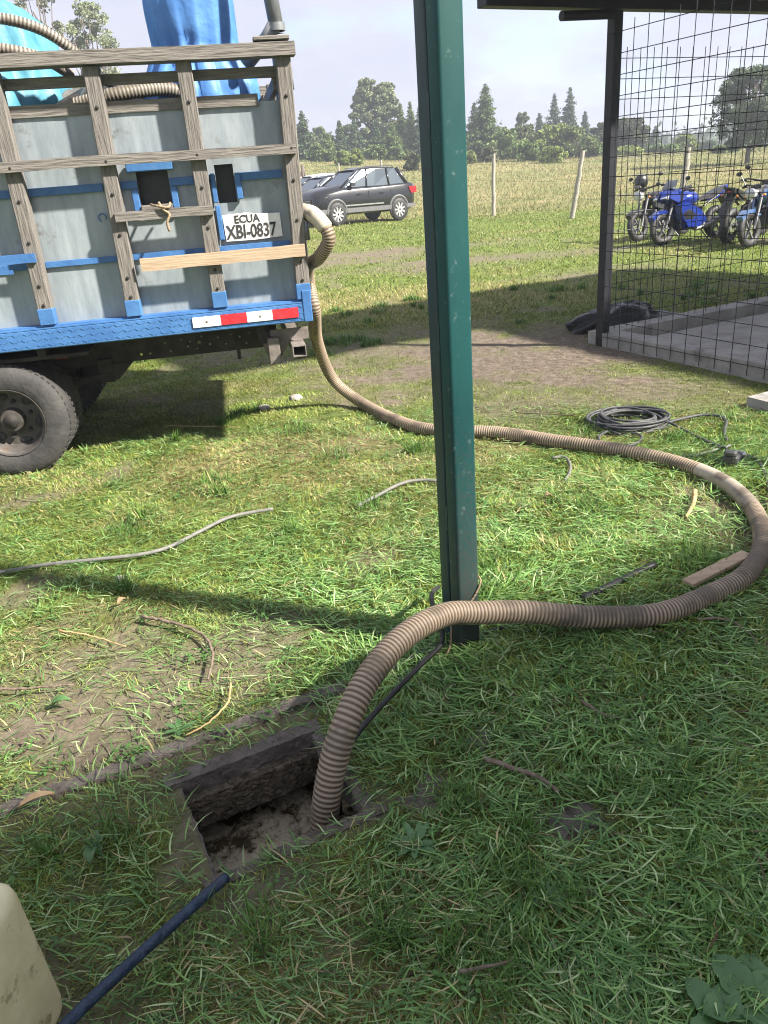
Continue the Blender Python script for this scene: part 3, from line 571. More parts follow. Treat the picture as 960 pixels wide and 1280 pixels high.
# side sheets, one per bay, with the two square openings cut through
def bay(x0, x1, holes=(), seed=0):
    nx, nz_ = 16, 20; xs = sorted(set(list(np.linspace(x0, x1, nx))+[e for h in holes for e in h[:2]])); zs = sorted(set(list(np.linspace(.93, 2.05, nz_))+[e for h in holes for e in h[2:]]))
    vs = [(x, .045+.010*float(fbm(np.array(x*3.+seed), np.array(z*3.), 9))+.012*float(fbm(np.array(x*6.), np.array(z*6.+seed), 19))*(x > 1.43), z) for x in xs for z in zs]; nzz = len(zs); fs = []
    for a in range(len(xs)-1):
        for b_ in range(nzz-1):
            mx_, mz = (xs[a]+xs[a+1])/2, (zs[b_]+zs[b_+1])/2
            if any(h[0] < mx_ < h[1] and h[2] < mz < h[3] for h in holes): continue
            fs.append((a*nzz+b_, a*nzz+b_+1, (a+1)*nzz+b_+1, (a+1)*nzz+b_))
    return MB().add(vs, fs).build('side_panel', 'sheet', truck, True)
O1 = (1.03, 1.21, 1.535, 1.728); O2 = (1.48, 1.588, 1.525, 1.735)
for i_ in range(len(UP)-1): bay(UP[i_+1], UP[i_], [O2] if i_ == 0 else ([O1] if i_ == 1 else []), i_*3.1)
tb('side_panel', 'sheet', BL, 1.9, BW-.06, BW-.055, .93, 2.05, 0); tb('rear_panel', 'sheet', 1.87, 1.875, .06, BW-.06, .93, 1.55, 0)
for z in (1.0, 1.3, 1.6, 1.9, 2.1): tb('rear_rail', 'wood_h', 1.88, 1.915, .06, BW, z, z+.07)
for yy in (.04, .62, 1.25, 1.9): tb('rear_upright', 'wood_v', 1.917, 1.955, yy, yy+.07, .95, 2.26)
for yy in (0, .65, 1.3): tb('headboard', 'wood_v', BL, BL+.04, yy, yy+.62, .93, 2.2)
# blue straps across the sheets
for i_ in range(len(UP)-1):
    a0, a1 = UP[i_+1]+.045, UP[i_]-.045
    def strap(z0, z1, holes=()):
        segs_ = [(a0, a1)]
        for h in holes: segs_ = [(a0, h[0]-.002), (h[1]+.002, a1)]
        for p_, q_ in segs_: tb('strap', 'blue', p_, q_, .030, .044, z0, z1, .002)
    strap(1.64, 1.684, [O2] if i_ == 0 else ([O1] if i_ == 1 else [])); strap(1.25, 1.285)
# opening frames
tb('opening_frame', 'blue', .985, 1.245, .005, .04, 1.728, 1.775); tb('opening_frame', 'blue', .99, 1.028, .012, .042, 1.50, 1.635); tb('opening_frame', 'blue', 1.212, 1.25, .012, .042, 1.50, 1.635)
tb('opening_sill', 'wood_h', 1.03, 1.21, .0, .07, 1.512, 1.548); tb('opening_frame', 'blue', 1.448, 1.476, .01, .042, 1.53, 1.69); tb('opening_frame', 'blue', 1.59, 1.625, .012, .042, 1.54, 1.685)
tb('opening_frame', 'blue', 1.452, 1.482, .006, .042, 1.32, 1.515)
rp = smooth_path([(1.14, -.09, 1.56), (1.16, -.10, 1.52), (1.19, -.095, 1.49), (1.17, -.1, 1.45), (1.175, -.1, 1.40)], .01)
MB().tube(rp, .008, 6).build('rope', 'string', truck, True); MB().tube(smooth_path([(1.09, -.02, 1.55), (1.13, -.09, 1.54), (1.19, -.1, 1.53), (1.2, -.03, 1.55)], .01), .008, 6).build('rope', 'string', truck, True)
# hand-painted plate
pl = MB()
pl.add([(1.487, .037, 1.458), (1.63, .037, 1.463), (1.70, .036, 1.452), (1.83, .036, 1.447), (1.832, .036, 1.312), (1.66, .037, 1.305), (1.49, .037, 1.308)], [(0, 1, 2, 3, 4, 5, 6)])
pl = pl.build('number_plate', 'white_paint', truck); pl['label'] = 'hand painted white number plate patch'
def text(body, x, y, z, size, m, parent, sx=1., rz=0., shear=0.):
    cu = bpy.data.curves.new('txt', 'FONT'); cu.body = body; cu.size = size; cu.offset = size*.022; cu.extrude = .0008; cu.shear = shear; cu.resolution_u = 3
    to = bpy.data.objects.new('txt', cu); C.objects.link(to); bpy.context.view_layer.update(); me = bpy.data.meshes.new_from_object(to.evaluated_get(bpy.context.evaluated_depsgraph_get()))
    bpy.data.objects.remove(to); me.materials.clear(); me.materials.append(M[m]); o = bpy.data.objects.new('lettering', me); C.objects.link(o); o.parent = parent
    o.rotation_euler = (PI/2, rz, 0); o.location = (x, y, z); o.scale = (sx, 1, 1); return o
text('ECUA', 1.553, .0345, 1.408, .062, 'black_paint', pl, .95); text('XBI-0837', 1.497, .0345, 1.322, .108, 'black_paint', pl, .72, 0, .06)
# reflective tape on the sill
for q, (x0, x1) in enumerate(((1.215, 1.385), (1.387, 1.545), (1.547, 1.705), (1.707, 1.868))):
    tb('reflective_tape', 'tape_w' if q % 2 == 0 else 'tape_r', x0, x1, -.0635, -.0575, .832, .893, 0)
for x in (1.30, 1.63): MB().ball((x, -.064, .862), (.008, .004, .008), 8, 5).build('rivet', 'rust', truck)
tb('end_cap', 'blue', 1.90, 1.955, -.06, -.02, .797, .99)
# hinges on the rear post
for z in (1.33, 2.14): MB().tube([(1.975, -.03, z-.05), (1.975, -.03, z+.06)], .017, 8).build('hinge', 'pipe_g', truck, True)
for (x, z) in ((.36, 1.47), (.80, 1.50)):
    MB().tube([(x+.022*math.cos(a), .028, z+.022*math.sin(a)) for a in np.linspace(-.5, 4.4, 14)], .004, 6).build('tie_hook', 'blue', truck)
# chassis: near rail pierced with bolt holes, far rail, axle, springs
holes = []
for (x, z, rr_) in [(.80, .60, .010), (.86, .60, .007), (.97, .66, .007), (1.0, .60, .006), (1.12, .62, .007), (1.14, .65, .006), (1.2, .64, .012), (1.22, .68, .005), (1.27, .62, .007), (1.33, .66, .006), (1.38, .61, .006), (1.42, .67, .006), (1.48, .65, .007), (1.52, .60, .006), (1.55, .67, .005), (1.18, .60, .006), (1.08, .67, .005)]:
    holes.append([(x+rr_*math.cos(a), z+rr_*math.sin(a)) for a in np.linspace(0, 2*PI, 9)[:-1]])
mb = MB(); mb.prism([(-3.6, .56), (1.74, .56), (1.74, .74), (-3.6, .74)], .52, .526, 1., holes); mb.box(-3.6, 1.74, .526, .58, .734, .74); mb.box(-3.6, 1.74, .526, .58, .56, .566)
mb.build('chassis_rail', 'dark_metal', truck); tb('chassis_rail', 'dark_metal', -3.6, 1.74, 1.38, 1.44, .56, .74)
tb('rear_crossbeam', 'dark_metal', 1.60, 1.68, .1, 1.85, .66, .741)
hb = MB().add([(1.60, .12, .74), (1.93, .12, .74), (1.93, .12, .665), (1.80, .12, .655), (1.72, .12, .54), (1.66, .12, .54)], [(0, 1, 2, 3, 4, 5)]).build('rear_bracket', 'rust', truck); hb.modifiers.new('t', 'SOLIDIFY').thickness = .012
tb('rear_bracket', 'rust', 1.655, 1.73, .04, .115, .53, .70); 
bt = MB(); 
for (y0, y1, z0, z1) in ((-.14, 1.7, .60, .606), (-.14, 1.7, .664, .67)): bt.box(1.80, 1.885, y0, y1, z0, z1)
for x0 in (1.80, 1.879): bt.box(x0, x0+.006, -.14, 1.7, .606, .664)
bt.build('underrun_bar', 'rust', truck)
tb('shackle', 'dark_metal', .50, .60, .49, .519, .44, .60); MB().prism([(.60, .56), (.74, .56), (.62, .45), (.60, .45)], .50, .54).build('spring_hanger', 'dark_metal', truck)
MB().tube([(1.46, .4, .74), (1.46, .4, .52)], .013, 8).build('chain', 'dark_metal', truck)
sp_ = MB()
for q in range(5): sp_.add(*(lambda m_: (m_.v, m_.f))(MB().tube([(-.55+q*.06, .5, .50-.018*q), (0, .5, .43-.018*q), (.55-q*.06, .5, .50-.018*q)], .016, 6)))
sp_.build('leaf_spring', 'dark_metal', truck)
MB().tube([(0, .1, .36), (0, 1.85, .36)], .06, 10).build('axle', 'dark_metal', truck, True); MB().ball((0, .98, .36), (.17, .14, .17)).build('differential', 'dark_metal', truck, True)
tb('mudguard_bracket', 'dark_metal', -.5, .55, .06, .5, .715, .741); tb('marker_lamp', 'lamp_red', .28, .36, .34, .36, .66, .70)
def truck_wheel(x, y, out, sgn=-1):
    """out = toward -y; a deep dished disc wheel"""
    R_, w = .356, .2
    w0 = bpy.data.objects.new('wheel', None); C.objects.link(w0); w0.parent = truck; w0.location = (x, y, R_+.004); s = 1 if sgn < 0 else -1
    prof = [(.205, 0), (.225, -.012), (.29, -.016), (.325, -.006), (.348, .012), (.356, .035), (.356, w-.035), (.348, w-.012), (.325, w+.006), (.29, w+.016), (.225, w+.012), (.205, w)]
    MB().lathe([(r_, h*s) for r_, h in prof], axis='y', n=48, close=True).build('tyre', 'tyre', w0, True, 50)
    lug = MB()
    for q in range(56):
        a = 2*PI*q/56; c_, s2 = math.cos(a), math.sin(a)
        for yy in (.03, .155):
            p_ = Vector((c_*.354, (yy+.012)*s, s2*.354)); lug.obox(p_-Vector((0, .022, 0)), p_+Vector((0, .022, 0)), .022, .012, up=(c_, 0, s2))
    o = lug.build('tread_block', 'tyre', w0); o['kind'] = 'stuff'
    MB().lathe([(r_, h*s) for r_, h in [(.212, -.014), (.214, -.002), (.200, .006), (.188, .02), (.184, .09), (.17, .108), (.10, .112), (.075, .105), (.07, .06), (.066, .05), (.03, .045), (0, .045)]], axis='y', n=36).build('rim', 'rim', w0, True, 40)
    for q in range(6):
        a = 2*PI*q/6+.3; MB().lathe([(.013, .108*s), (.013, .075*s), (0, .073*s)], (.115*math.cos(a), 0, .115*math.sin(a)), 'y', 6).build('wheel_nut', 'dark_metal', w0)
        a += .5; MB().ball((.15*math.cos(a), .106*s, .15*math.sin(a)), (.026*abs(math.sin(a))+.014, .006, .026*abs(math.cos(a))+.014), 10, 5).build('vent_hole', 'rubber', w0, True)
    MB().tube([(0, .1*s, 0), (0, .02*s, 0)], .045, 12).build('hub', 'dark_metal', w0, True)
    return w0
truck_wheel(0, .0, 1); truck_wheel(0, .27, 1); truck_wheel(0, BW-.05, 1, 1); truck_wheel(0, BW-.32, 1, 1); truck_wheel(-3.9, .06, 1); truck_wheel(-3.9, BW-.1, 1, 1)
# cab, ahead of the bed
cabp = [(-3.25, .62), (-3.25, 2.0), (-3.4, 2.12), (-4.5, 2.1), (-4.75, 1.45), (-4.95, 1.3), (-5.0, .55), (-4.4, .55), (-4.25, .75), (-3.9, .85), (-3.55, .75), (-3.45, .62)]
MB().prism(cabp, .08, BW-.08).build('cab', 'blue', truck); MB().prism([(-3.45, 1.42), (-3.5, 1.95), (-4.4, 1.95), (-4.62, 1.42)], .06, .1).build('cab_window', 'glass', truck)
MB().add([(-4.52, .2, 2.02), (-4.52, BW-.2, 2.02), (-4.77, BW-.2, 1.46), (-4.77, .2, 1.46)], [(0, 1, 2, 3)]).build('windscreen', 'glass', truck); tb('bumper', 'dark_metal', -5.1, -5.01, .05, BW-.05, .5, .68)

# ------------------------------------------------------------------ load on the truck
def cloth(name, c, prof, pleats, m, label, cat, seed=0, squash=.8, lean=(0, 0)):
    """draped bundle: stacked rings (z, radius, pleat depth) with folds"""
    n = 72; vs = []; fs = []; rr_ = np.random.default_rng(seed); ph = rr_.uniform(0, 6.28, 6); P = []
    zs = np.linspace(0, len(prof)-1, 44)
    for zi in zs:
        z = np.interp(zi, range(len(prof)), [q[0] for q in prof]); r_ = np.interp(zi, range(len(prof)), [q[1] for q in prof]); pd = np.interp(zi, range(len(prof)), [q[2] for q in prof])
        for j in range(n):
            a = 2*PI*j/n; f_ = math.sin(pleats*a+ph[0]+z*3)*.6+math.sin(pleats*2.3*a+ph[1]-z*5)*.4+.5*math.sin(2*a+ph[2]+z*4)
            rad = r_*(1+pd*f_); P.append((c[0]+rad*math.cos(a)+lean[0]*(z-c[2]), c[1]+squash*rad*math.sin(a)+lean[1]*(z-c[2]), z+.01*math.sin(5*a+z*20)))
    for i_ in range(43):
        for j in range(n): fs.append((i_*n+j, i_*n+(j+1) % n, (i_+1)*n+(j+1) % n, (i_+1)*n+j))
    fs.append(tuple(range(43*n, 44*n)))
    o = MB().add([tw(*p_) for p_ in P], fs).build(name, m, None, True); return tag(o, label, cat)
cloth('blue_tarpaulin', (1.47, .55, 2.2), [(1.955, .33, .05), (2.16, .33, .10), (2.25, .30, .12), (2.33, .255, .13), (2.39, .235, .10), (2.48, .252, .05), (2.62, .262, .04), (2.74, .245, .05), (2.84, .19, .06), (2.9, .10, .08), (2.92, .02, 0)], 13, 'tarp_b', 'bright blue tarpaulin tied over equipment standing in the truck bed', 'tarpaulin', 3, .8, (-.02, 0))
cloth('teal_tarpaulin', (.12, .9, 2.3), [(1.9, .5, .1), (2.2, .52, .1), (2.4, .46, .12), (2.6, .40, .1), (2.72, .30, .1), (2.8, .12, .1), (2.82, .02, 0)], 8, 'tarp_t', 'crumpled teal tarpaulin heaped with hoses in the truck bed', 'tarpaulin', 5, .9)
tank = thing('storage_tank', tw(1.42, .85, .912), TA, 'dark plastic tank filling the truck bed under the blue tarpaulin', 'tank')
MB().box(-.46, .42, -.68, .75, 0, 1.03, .06).build('body', 'moto_black', tank); MB().lathe([(0, 1.06), (.2, 1.06), (.2, 1.0)], (0, .3, 0), 'z', 20).build('lid', 'moto_black', tank)
eng = thing('pump_engine', tw(.75, .8, .91), TA, 'dark pump engine lying in the truck bed behind the timber rails', 'pump')
MB().lathe([(0, -.3), (.26, -.3), (.28, -.27), (.28, .27), (.26, .3), (0, .3)], (0, 0, 1.0), 'y', 24).build('flywheel', 'dark_metal', eng, True, 40)
MB().box(-.5, .55, -.25, .45, .0, .92, .02).build('skid_frame', 'dark_metal', eng); MB().lathe([(0, -.45), (.2, -.45), (.22, -.42), (.22, .5), (0, .5)], (.3, .05, 1.12), 'x', 20).build('tank', 'rust', eng, True, 40)
MB().tube([(-.1, -.3, 1.1), (.1, -.32, 1.35), (.45, -.3, 1.22), (.6, -.3, 1.0)], .03, 8).build('pipe', 'pipe_g', eng, True)
pp = thing('steel_pipe', tw(1.95, .25, .92), TA, 'grey steel pipe with an elbow standing at the truck tailgate', 'pipe')
MB().tube([(0, 0, 0), (0, 0, 1.40), (0, -.02, 1.48)], .045, 12).build('lower_pipe', 'pipe_g', pp, True)
MB().tube([(-.20, .06, 1.34), (-.06, .0, 1.46), (-.01, -.03, 1.52)], .042, 12).build('branch_pipe', 'pipe_g', pp, True)
MB().tube([(0, -.03, 1.50), (-.02, 0, 1.75), (-.035, .03, 2.05)], .042, 14).build('upper_pipe', 'pipe_g', pp, True); MB().lathe([(.043, 1.49), (.05, 1.49), (.05, 1.53), (.043, 1.53)], (0, -.03, 0), 'z', 14, True).build('collar', 'pipe_g', pp, True, 40)

def ribbed(name, pts, rad, pitch, label, cat, smooth_spans=(), light=(.36, .287, .21), dark=(.105, .074, .052), n=18):
    """spiral-ribbed suction hose along a path: proud pale ribs, brown grooves"""
    path = smooth_path(pts, pitch/4); L = len(path); rs = []; cols = []; s0 = np.linspace(0, 1, L)
    nzv = fbm(np.arange(L)*.02, np.zeros(L), 77); nz2_ = fbm(np.arange(L)*.3, np.zeros(L)+3, 78)
    for q in range(L):
        ph = q % 4; sm_ = any(a <= s0[q] <= b_ for a, b_ in smooth_spans); k_ = .8+.4*nzv[q]+.12*(nz2_[q]-.5)
        if sm_: first = s0[q] < .1 and len(pts) > 20; rs.append(rad*(1.15 if first else 1.0)); cols.append(tuple(np.array((.50, .45, .36) if first else (.36, .315, .25))*k_))
        else: rs.append(rad*(1.0 if ph in (0, 1) else .945)); cols.append(tuple(np.array(light if ph in (0, 1) else dark)*k_))
    qi, ji = np.meshgrid(np.arange(L), np.arange(n), indexing='ij'); dirt = (.75*sst(.5, .72, fbm(qi*.035, np.cos(ji*2*PI/n)*1.3+5, 55, 5))+.25*rng.random((L, n))*.6).tolist()
    mb = MB().tube(path, rs, n, True, cols, dirt); o = mb.build(name, 'hose', None, True, 55, fix=False); return tag(o, label, cat)
# the long suction hose from the tailgate to the pit
hp = [tw(1.80, .5, 1.47), tw(1.93, .12, 1.44), tw(2.03, -.05, 1.41), tw(2.10, -.10, 1.285), tw(2.04, .0, 1.165), tw(1.985, .2, 1.10), tw(1.985, .3, .98), tw(1.995, .22, .82)]
hp += [g(397, 428, .55), g(417, 475, .22)]+[(*gt(x, y)[:2], gt(x, y)[2]+.045) for x, y in ((455, 512), (500, 535), (545, 546), (620, 549), (700, 561), (780, 573), (850, 590), (905, 614), (940, 648), (952, 690), (932, 730), (885, 757))]
hp += [g(820, 768, .06), g(740, 771, .09), g(660, 765, .14), g(600, 766, .19), g(555, 769, .24), g(505, 796, .27), g(462, 845, .25), g(432, 905, .18), g(414, 965, .06), g(405, 1030, -.10), g(403, 1090, -.28), g(404, 1120, -.45)]
ribbed('suction_hose', hp, .0415, .0158, 'long tan ribbed suction hose running from the truck into the pit', 'hose', [(0, .078), (.575, .635)])
ribbed('ribbed_hose', [tw(-.5, .35, 2.46), tw(.1, .3, 2.52), tw(.35, .3, 2.56), tw(.62, .35, 2.50), tw(.8, .5, 2.36), tw(.78, .8, 2.25)], .03, .02, 'grey ribbed hose arching over the teal tarpaulin', 'hose', (), (.3, .28, .24), (.07, .06, .05), 12)
ribbed('ribbed_hose', [tw(-.5, .2, 2.44), tw(0, .18, 2.43), tw(.35, .18, 2.40), tw(.6, .25, 2.35), tw(.7, .6, 2.3)], .03, .02, 'lower grey ribbed hose draped behind the top rail of the truck', 'hose', (), (.3, .27, .22), (.08, .06, .05), 12)
ribbed('ribbed_hose', [tw(.75, .25, 2.10), tw(1.0, .22, 2.14), tw(1.25, .3, 2.16), tw(1.4, .35, 2.12)], .04, .02, 'short ribbed hose end lying beside the blue tarpaulin', 'hose', (), (.26, .24, .2), (.07, .06, .05), 12)

# ================================================================== GREEN POST
gp0 = np.array(gt(577, 803)); post = thing('green_post', (gp0[0], gp0[1], gp0[2]-.03), A, 'tall dark green steel post of two channels standing behind the hose', 'post')
def cchan(x0, x1, y0, y1, z1, r_=.012):
    n = 5; ring = []
    for (cx_, cy_, a0) in ((x1-r_, y0+r_, -PI/2), (x1-r_, y1-r_, 0), (x0+r_, y1-r_, PI/2), (x0+r_, y0+r_, PI)):
        for q in range(n): a = a0+PI/2*q/(n-1); ring.append((cx_+r_*math.cos(a), cy_+r_*math.sin(a)))
    k_ = len(ring); return MB().add([(x, y, z) for z in (0, z1) for x, y in ring], [(q, (q+1) % k_, k_+(q+1) % k_, k_+q) for q in range(k_)]+[tuple(range(k_))[::-1], tuple(range(k_, 2*k_))])
cchan(-.043, .043, -.064, -.002, 3.1).build('channel', 'green_post', post, True, 35)
cchan(-.041, .041, .002, .062, 3.1, .008).build('back_channel', 'green_shaded', post, True, 35)  # shade of this side is put into the darker colour
for z in np.arange(.5, 3, .62): MB().box(-.0425, .0425, -.0055, .005, z, z+.09).build('weld_strip', 'green_shaded', post)
MB().box(-.07, .07, -.06, .07, 3.101, 3.11).build('top_plate', 'green_shaded', post)
# string tied round it
pz = gp0[2]
st = [g(601, 700, .24), g(590, 712, .215), g(570, 726, .18), g(553, 731, .17), g(551, 748, .13), g(553, 762, .10)]
st2 = []
for (x, y, z) in ((.046, -.05, .29), (.046, -.067, .27), (.01, -.069, .215), (-.045, -.067, .17), (-.048, -.03, .165), (-.05, .0, .15), (-.06, -.03, .11), (-.085, -.06, .05), (-.13, -.08, .015)):
    ca, sa = math.cos(A), math.sin(A); st2.append((gp0[0]+x*ca-y*sa, gp0[1]+x*sa+y*ca, pz+z))
tag(MB().tube(smooth_path(st2, .01), .0035, 6).build('string', 'string', None, True), 'thin brown string tied around the foot of the green post', 'string')

# ================================================================== CABLES, RODS, LITTER
def cable(name, pts, r_, m, label, cat, z=None, group=None):
    P = [(*gt(q[0], q[1])[:2], gt(q[0], q[1])[2]+(r_*.8+.02 if len(q) < 3 else q[2])) if len(q) < 3 or q[2] < .2 or True else q for q in pts]
    return tag(MB().tube(smooth_path(P, .02), r_, 8).build(name, m, None, True), label, cat, group)
def pcable(name, pts, r_, m, label, cat): return tag(MB().tube(smooth_path(pts, .015), r_, 8).build(name, m, None, True), label, cat)
pcable('black_cable', [g(425, 1030, -.3), g(424, 985, -.1), g(430, 945, .04), g(452, 910, .06), g(490, 868, .065), g(525, 832, .065), g(552, 804, .07), g(549, 780, .12), g(541, 758, .16), g(540, 742, .15), g(548, 734, .10)], .009, 'cable_black', 'thin black cable running from the pit up to the green post', 'cable')
cable('black_cable', [(540, 818), (580, 807), (615, 795), (655, 786), (700, 782)], .007, 'cable_black', 'black cable lying on the grass under the suction hose', 'cable')
cable('black_pipe', [(728, 757), (760, 742), (790, 727), (818, 714)], .015, 'cable_black', 'short dark pipe lying on grass inside the hose bend', 'pipe')
cable('dark_cable', [(545, 812), (500, 838), (470, 852), (440, 868)], .006, 'cable_dark', 'dark cable end in the grass beside the post and pit', 'cable')
cable('grey_cable', [(-60, 728), (0, 722), (60, 712), (120, 706), (180, 699), (215, 689), (250, 671), (290, 652), (342, 642)], .0095, 'cable_grey', 'grey cable lying across the grass in front of the truck wheel', 'cable')
cable('grey_cable', [(448, 638), (475, 624), (500, 611), (525, 606), (560, 608)], .0095, 'cable_grey', 'short grey cable end on the grass just behind the green post', 'cable')
cable('grey_cable', [(690, 578), (704, 576), (712, 584), (712, 596), (706, 606)], .008, 'cable_grey', 'small bent piece of grey cable below the hose', 'cable')
# coil: several uneven turns
cc = gt(787, 531); turns = []
for q in range(300):
    a = 2*PI*q/28; turn = q/28; rad = .19+.045*math.sin(turn*2.4)+.012*math.sin(a*2+turn); turns.append((cc[0]+rad*1.05*math.cos(a)+.012*math.sin(turn*5), cc[1]+rad*.95*math.sin(a)+.01*math.cos(turn*3), cc[2]+.012+.0055*turn+.008*math.sin(a+turn*1.7)))
T_ = turns+[g(812, 527, .06), g(835, 528, .03), g(870, 545, .02), g(892, 555, .03), g(908, 560, .05)]
pcable('cable_coil', T_, .0085, 'cable_dark', 'coil of dark electrical cable lying on the worn grass by the cage', 'cable')
cable('loop_cable', [(775, 548), (760, 544), (748, 552), (758, 561), (785, 562), (800, 556), (800, 549), (788, 546)], .008, 'cable_dark', 'single loose loop of cable beside the coil', 'cable')
cable('loop_cable', [(832, 534), (850, 529), (875, 524), (897, 525), (907, 532), (905, 545), (908, 556)], .0095, 'cable_dark', 'arched cable between the coil and the connector block', 'cable')
cable('grey_cable', [(845, 578), (868, 575), (890, 569), (912, 562)], .008, 'cable_grey', 'grey cable running from the hose to the connector block', 'cable')
cable('grey_cable', [(925, 571), (945, 581), (955, 596), (960, 615), (965, 640)], .009, 'cable_dark', 'cable leaving the connector block toward the hose bend', 'cable')
bp = gt(916, 580); blk = thing('connector_block', (bp[0], bp[1], bp[2]-.004), .9, 'dusty grey connector block joining cables on the grass', 'connector')
MB().box(-.075, .03, -.04, .04, 0, .075, .012).build('housing', 'cable_dark', blk); MB().box(.032, .085, -.05, .045, .0, .062, .012).build('plug', 'pipe_g', blk); MB().box(-.09, -.045, -.03, .035, .076, .105, .008).build('latch', 'cable_dark', blk)
# blue-black bar leaning from the pit rim toward the can
pcable('wrapped_bar', [g(30, 1345, .13), g(88, 1275, .11), g(180, 1188, .07), g(272, 1106, .042), g(283, 1097, .036)], .013, 'rod_blue', 'dark blue wrapped bar lying from the pit rim to the cream can', 'bar')
# cream jerrycan
jc = thing('jerrycan', (-.972, 1.04, ground_z(-1.0, 1.1)), math.radians(-8), 'grubby cream plastic jerrycan standing at the end of the blue bar', 'can')
jb = bmesh.new(); bmesh.ops.create_cube(jb, size=1)
for v in jb.verts: v.co = Vector((v.co.x*.40*(1 if v.co.z < 0 else .93), v.co.y*.24*(1 if v.co.z < 0 else .94), (v.co.z+.5)*.40))
bmesh.ops.bevel(jb, geom=jb.edges[:], offset=.045, segments=4, affect='EDGES', profile=.5)
me = bpy.data.meshes.new('body'); jb.to_mesh(me); jb.free(); me.shade_smooth(); me.materials.append(M['cream']); o = bpy.data.objects.new('body', me); C.objects.link(o); o.parent = jc
MB().tube(smooth_path([(-.15, 0, .385), (-.13, 0, .44), (-.04, 0, .455), (.02, 0, .44), (.03, 0, .385)], .01), .018, 10).build('handle', 'cream', jc, True); MB().lathe([(0, .445), (.03, .445), (.033, .44), (.033, .40), (.028, .39)], (-.16, .04, 0), 'z', 18).build('cap', 'cream', jc, True, 40)
MB().box(-.2, .2, -.004, .004, .0, .0045).build('mould_seam', 'cream', jc)
# planks, twigs, leaves, stones
a_, b_ = gt(858, 742), gt(932, 706); tag(MB().obox((a_[0], a_[1], a_[2]+.045), (b_[0], b_[1], b_[2]+.05), .055, .02, bev=.003).build('wooden_slat', 'wood_new'), 'pale raw wooden slat lying under the hose bend', 'slat')
def stick(pts, r_, m, label, cat='twig', group=None):
    P = [(*gt(*q)[:2], gt(*q)[2]+.036) for q in pts]; path = smooth_path(P, .015); L = len(path); path += np.random.default_rng(len(label)).normal(0, .0012, path.shape)
    return tag(MB().tube(path, [r_*(1.15-.5*q/L) for q in range(L)], 7).build('twig', m, None, True), label, cat, group)
stick([(605, 960), (640, 972), (675, 985), (698, 1002)], .0075, 'twig', 'thick brown twig lying on the grass to the right of the pit')
stick([(727, 888), (750, 903), (776, 910)], .005, 'twig', 'thin brown twig in the yellowish grass below the hose')
stick([(870, 784), (905, 785), (930, 797), (945, 815)], .005, 'twig', 'thin curved twig in the grass near the raw slat')
stick([(868, 622), (866, 638), (857, 655)], .011, 'straw', 'pale curved root piece lying inside the hose bend', 'root')
stick([(180, 780), (225, 790), (258, 806), (268, 830), (262, 860)], .006, 'twig', 'long curved stalk lying on bare soil left of the pit')
stick([(75, 797), (120, 806), (160, 818)], .004, 'straw', 'thin straw stalk on the mulch near the grey cable')
stick([(290, 865), (286, 890), (262, 915), (235, 930)], .004, 'straw', 'bent straw stem crossing the concrete edge strip')
stick([(0, 872), (45, 870), (95, 866)], .005, 'twig', 'straight dark stalk on the mulch at the edge strip')
stick([(575, 1228), (610, 1222), (640, 1215)], .004, 'twig', 'small grey twig pressed into the long grass')
stick([(205, 538), (300, 540), (380, 538)][:2], .003, 'straw', 'thin straw lying on sunlit turf below the truck')
stick([(645, 522), (690, 524), (720, 526)], .004, 'twig', 'thin stick on the worn soil left of the cable coil')
def leaf(px, py, L, W, ang, m, label, name='dry_leaf', cat='leaf', lift=.035):
    c_ = gt(px, py); vs = []; fs = []; n = 9
    for q in range(n+1):
        t_ = q/n; w = W*math.sin(PI*min(t_*.97+.02, 1))**.8; 
        for s_ in (-1, 0, 1): vs.append((L*(t_-.5), s_*w/2, lift+.012*abs(s_)+.015*math.sin(PI*t_)))
    for q in range(n):
        for k_ in range(2): fs.append((q*3+k_, q*3+k_+1, q*3+k_+4, q*3+k_+3))
    o = MB().add(vs, fs).build(name, m, None, True); o.modifiers.new('t', 'SOLIDIFY').thickness = .0012; o.location = c_; o.rotation_euler = (0, 0, ang); return tag(o, label, cat)
leaf(50, 1015, .10, .028, .5, 'dry_leaf', 'large dry brown leaf beside the concrete edge strip'); leaf(155, 763, .05, .025, 1.2, 'dry_leaf', 'reddish dry leaf on sunny turf near the grey cable'); leaf(80, 890, .06, .03, .3, 'green_leaf', 'green leaf lying on bare soil left of the pit', 'green_leaf'); leaf(118, 1085, .05, .03, 1.8, 'green_leaf', 'small green leaf on the mulch above the can', 'green_leaf')
leaf(685, 630, .04, .03, .4, 'dry_leaf', 'small brown leaf on sunlit grass inside the hose bend')
def stone(px, py, r_, label, m='stone'):
    c_ = gt(px, py); b = MB().ball((0, 0, 0), (r_, r_*.8, r_*.55), 10, 7); b.v = [tuple(q*(1+.25*(float(fbm(np.array(p_[0]*40+px), np.array(p_[1]*40+p_[2]*30), 6))-.5)) for q in p_) for p_ in b.v]
    o = b.build('stone', m, None, True); o.location = (c_[0], c_[1], c_[2]+r_*.25); return tag(o, label, 'stone')
stone(150, 724, .022, 'pale stone in the sunlit turf below the grey cable'); stone(370, 500, .06, 'flat grey stone in the shaded turf behind the truck'); stone(330, 512, .05, 'grey stone near the truck shadow edge')
wc = gt(962, 507); o = cage_obj(wall('concrete_block', -.18, .18, -.1, .1, -.02, .07, 'cement', .05, .004, 9.)); o.location = (wc[0]+.05, wc[1], wc[2]); tag(o, 'low concrete block on worn ground in front of the cage', 'block')
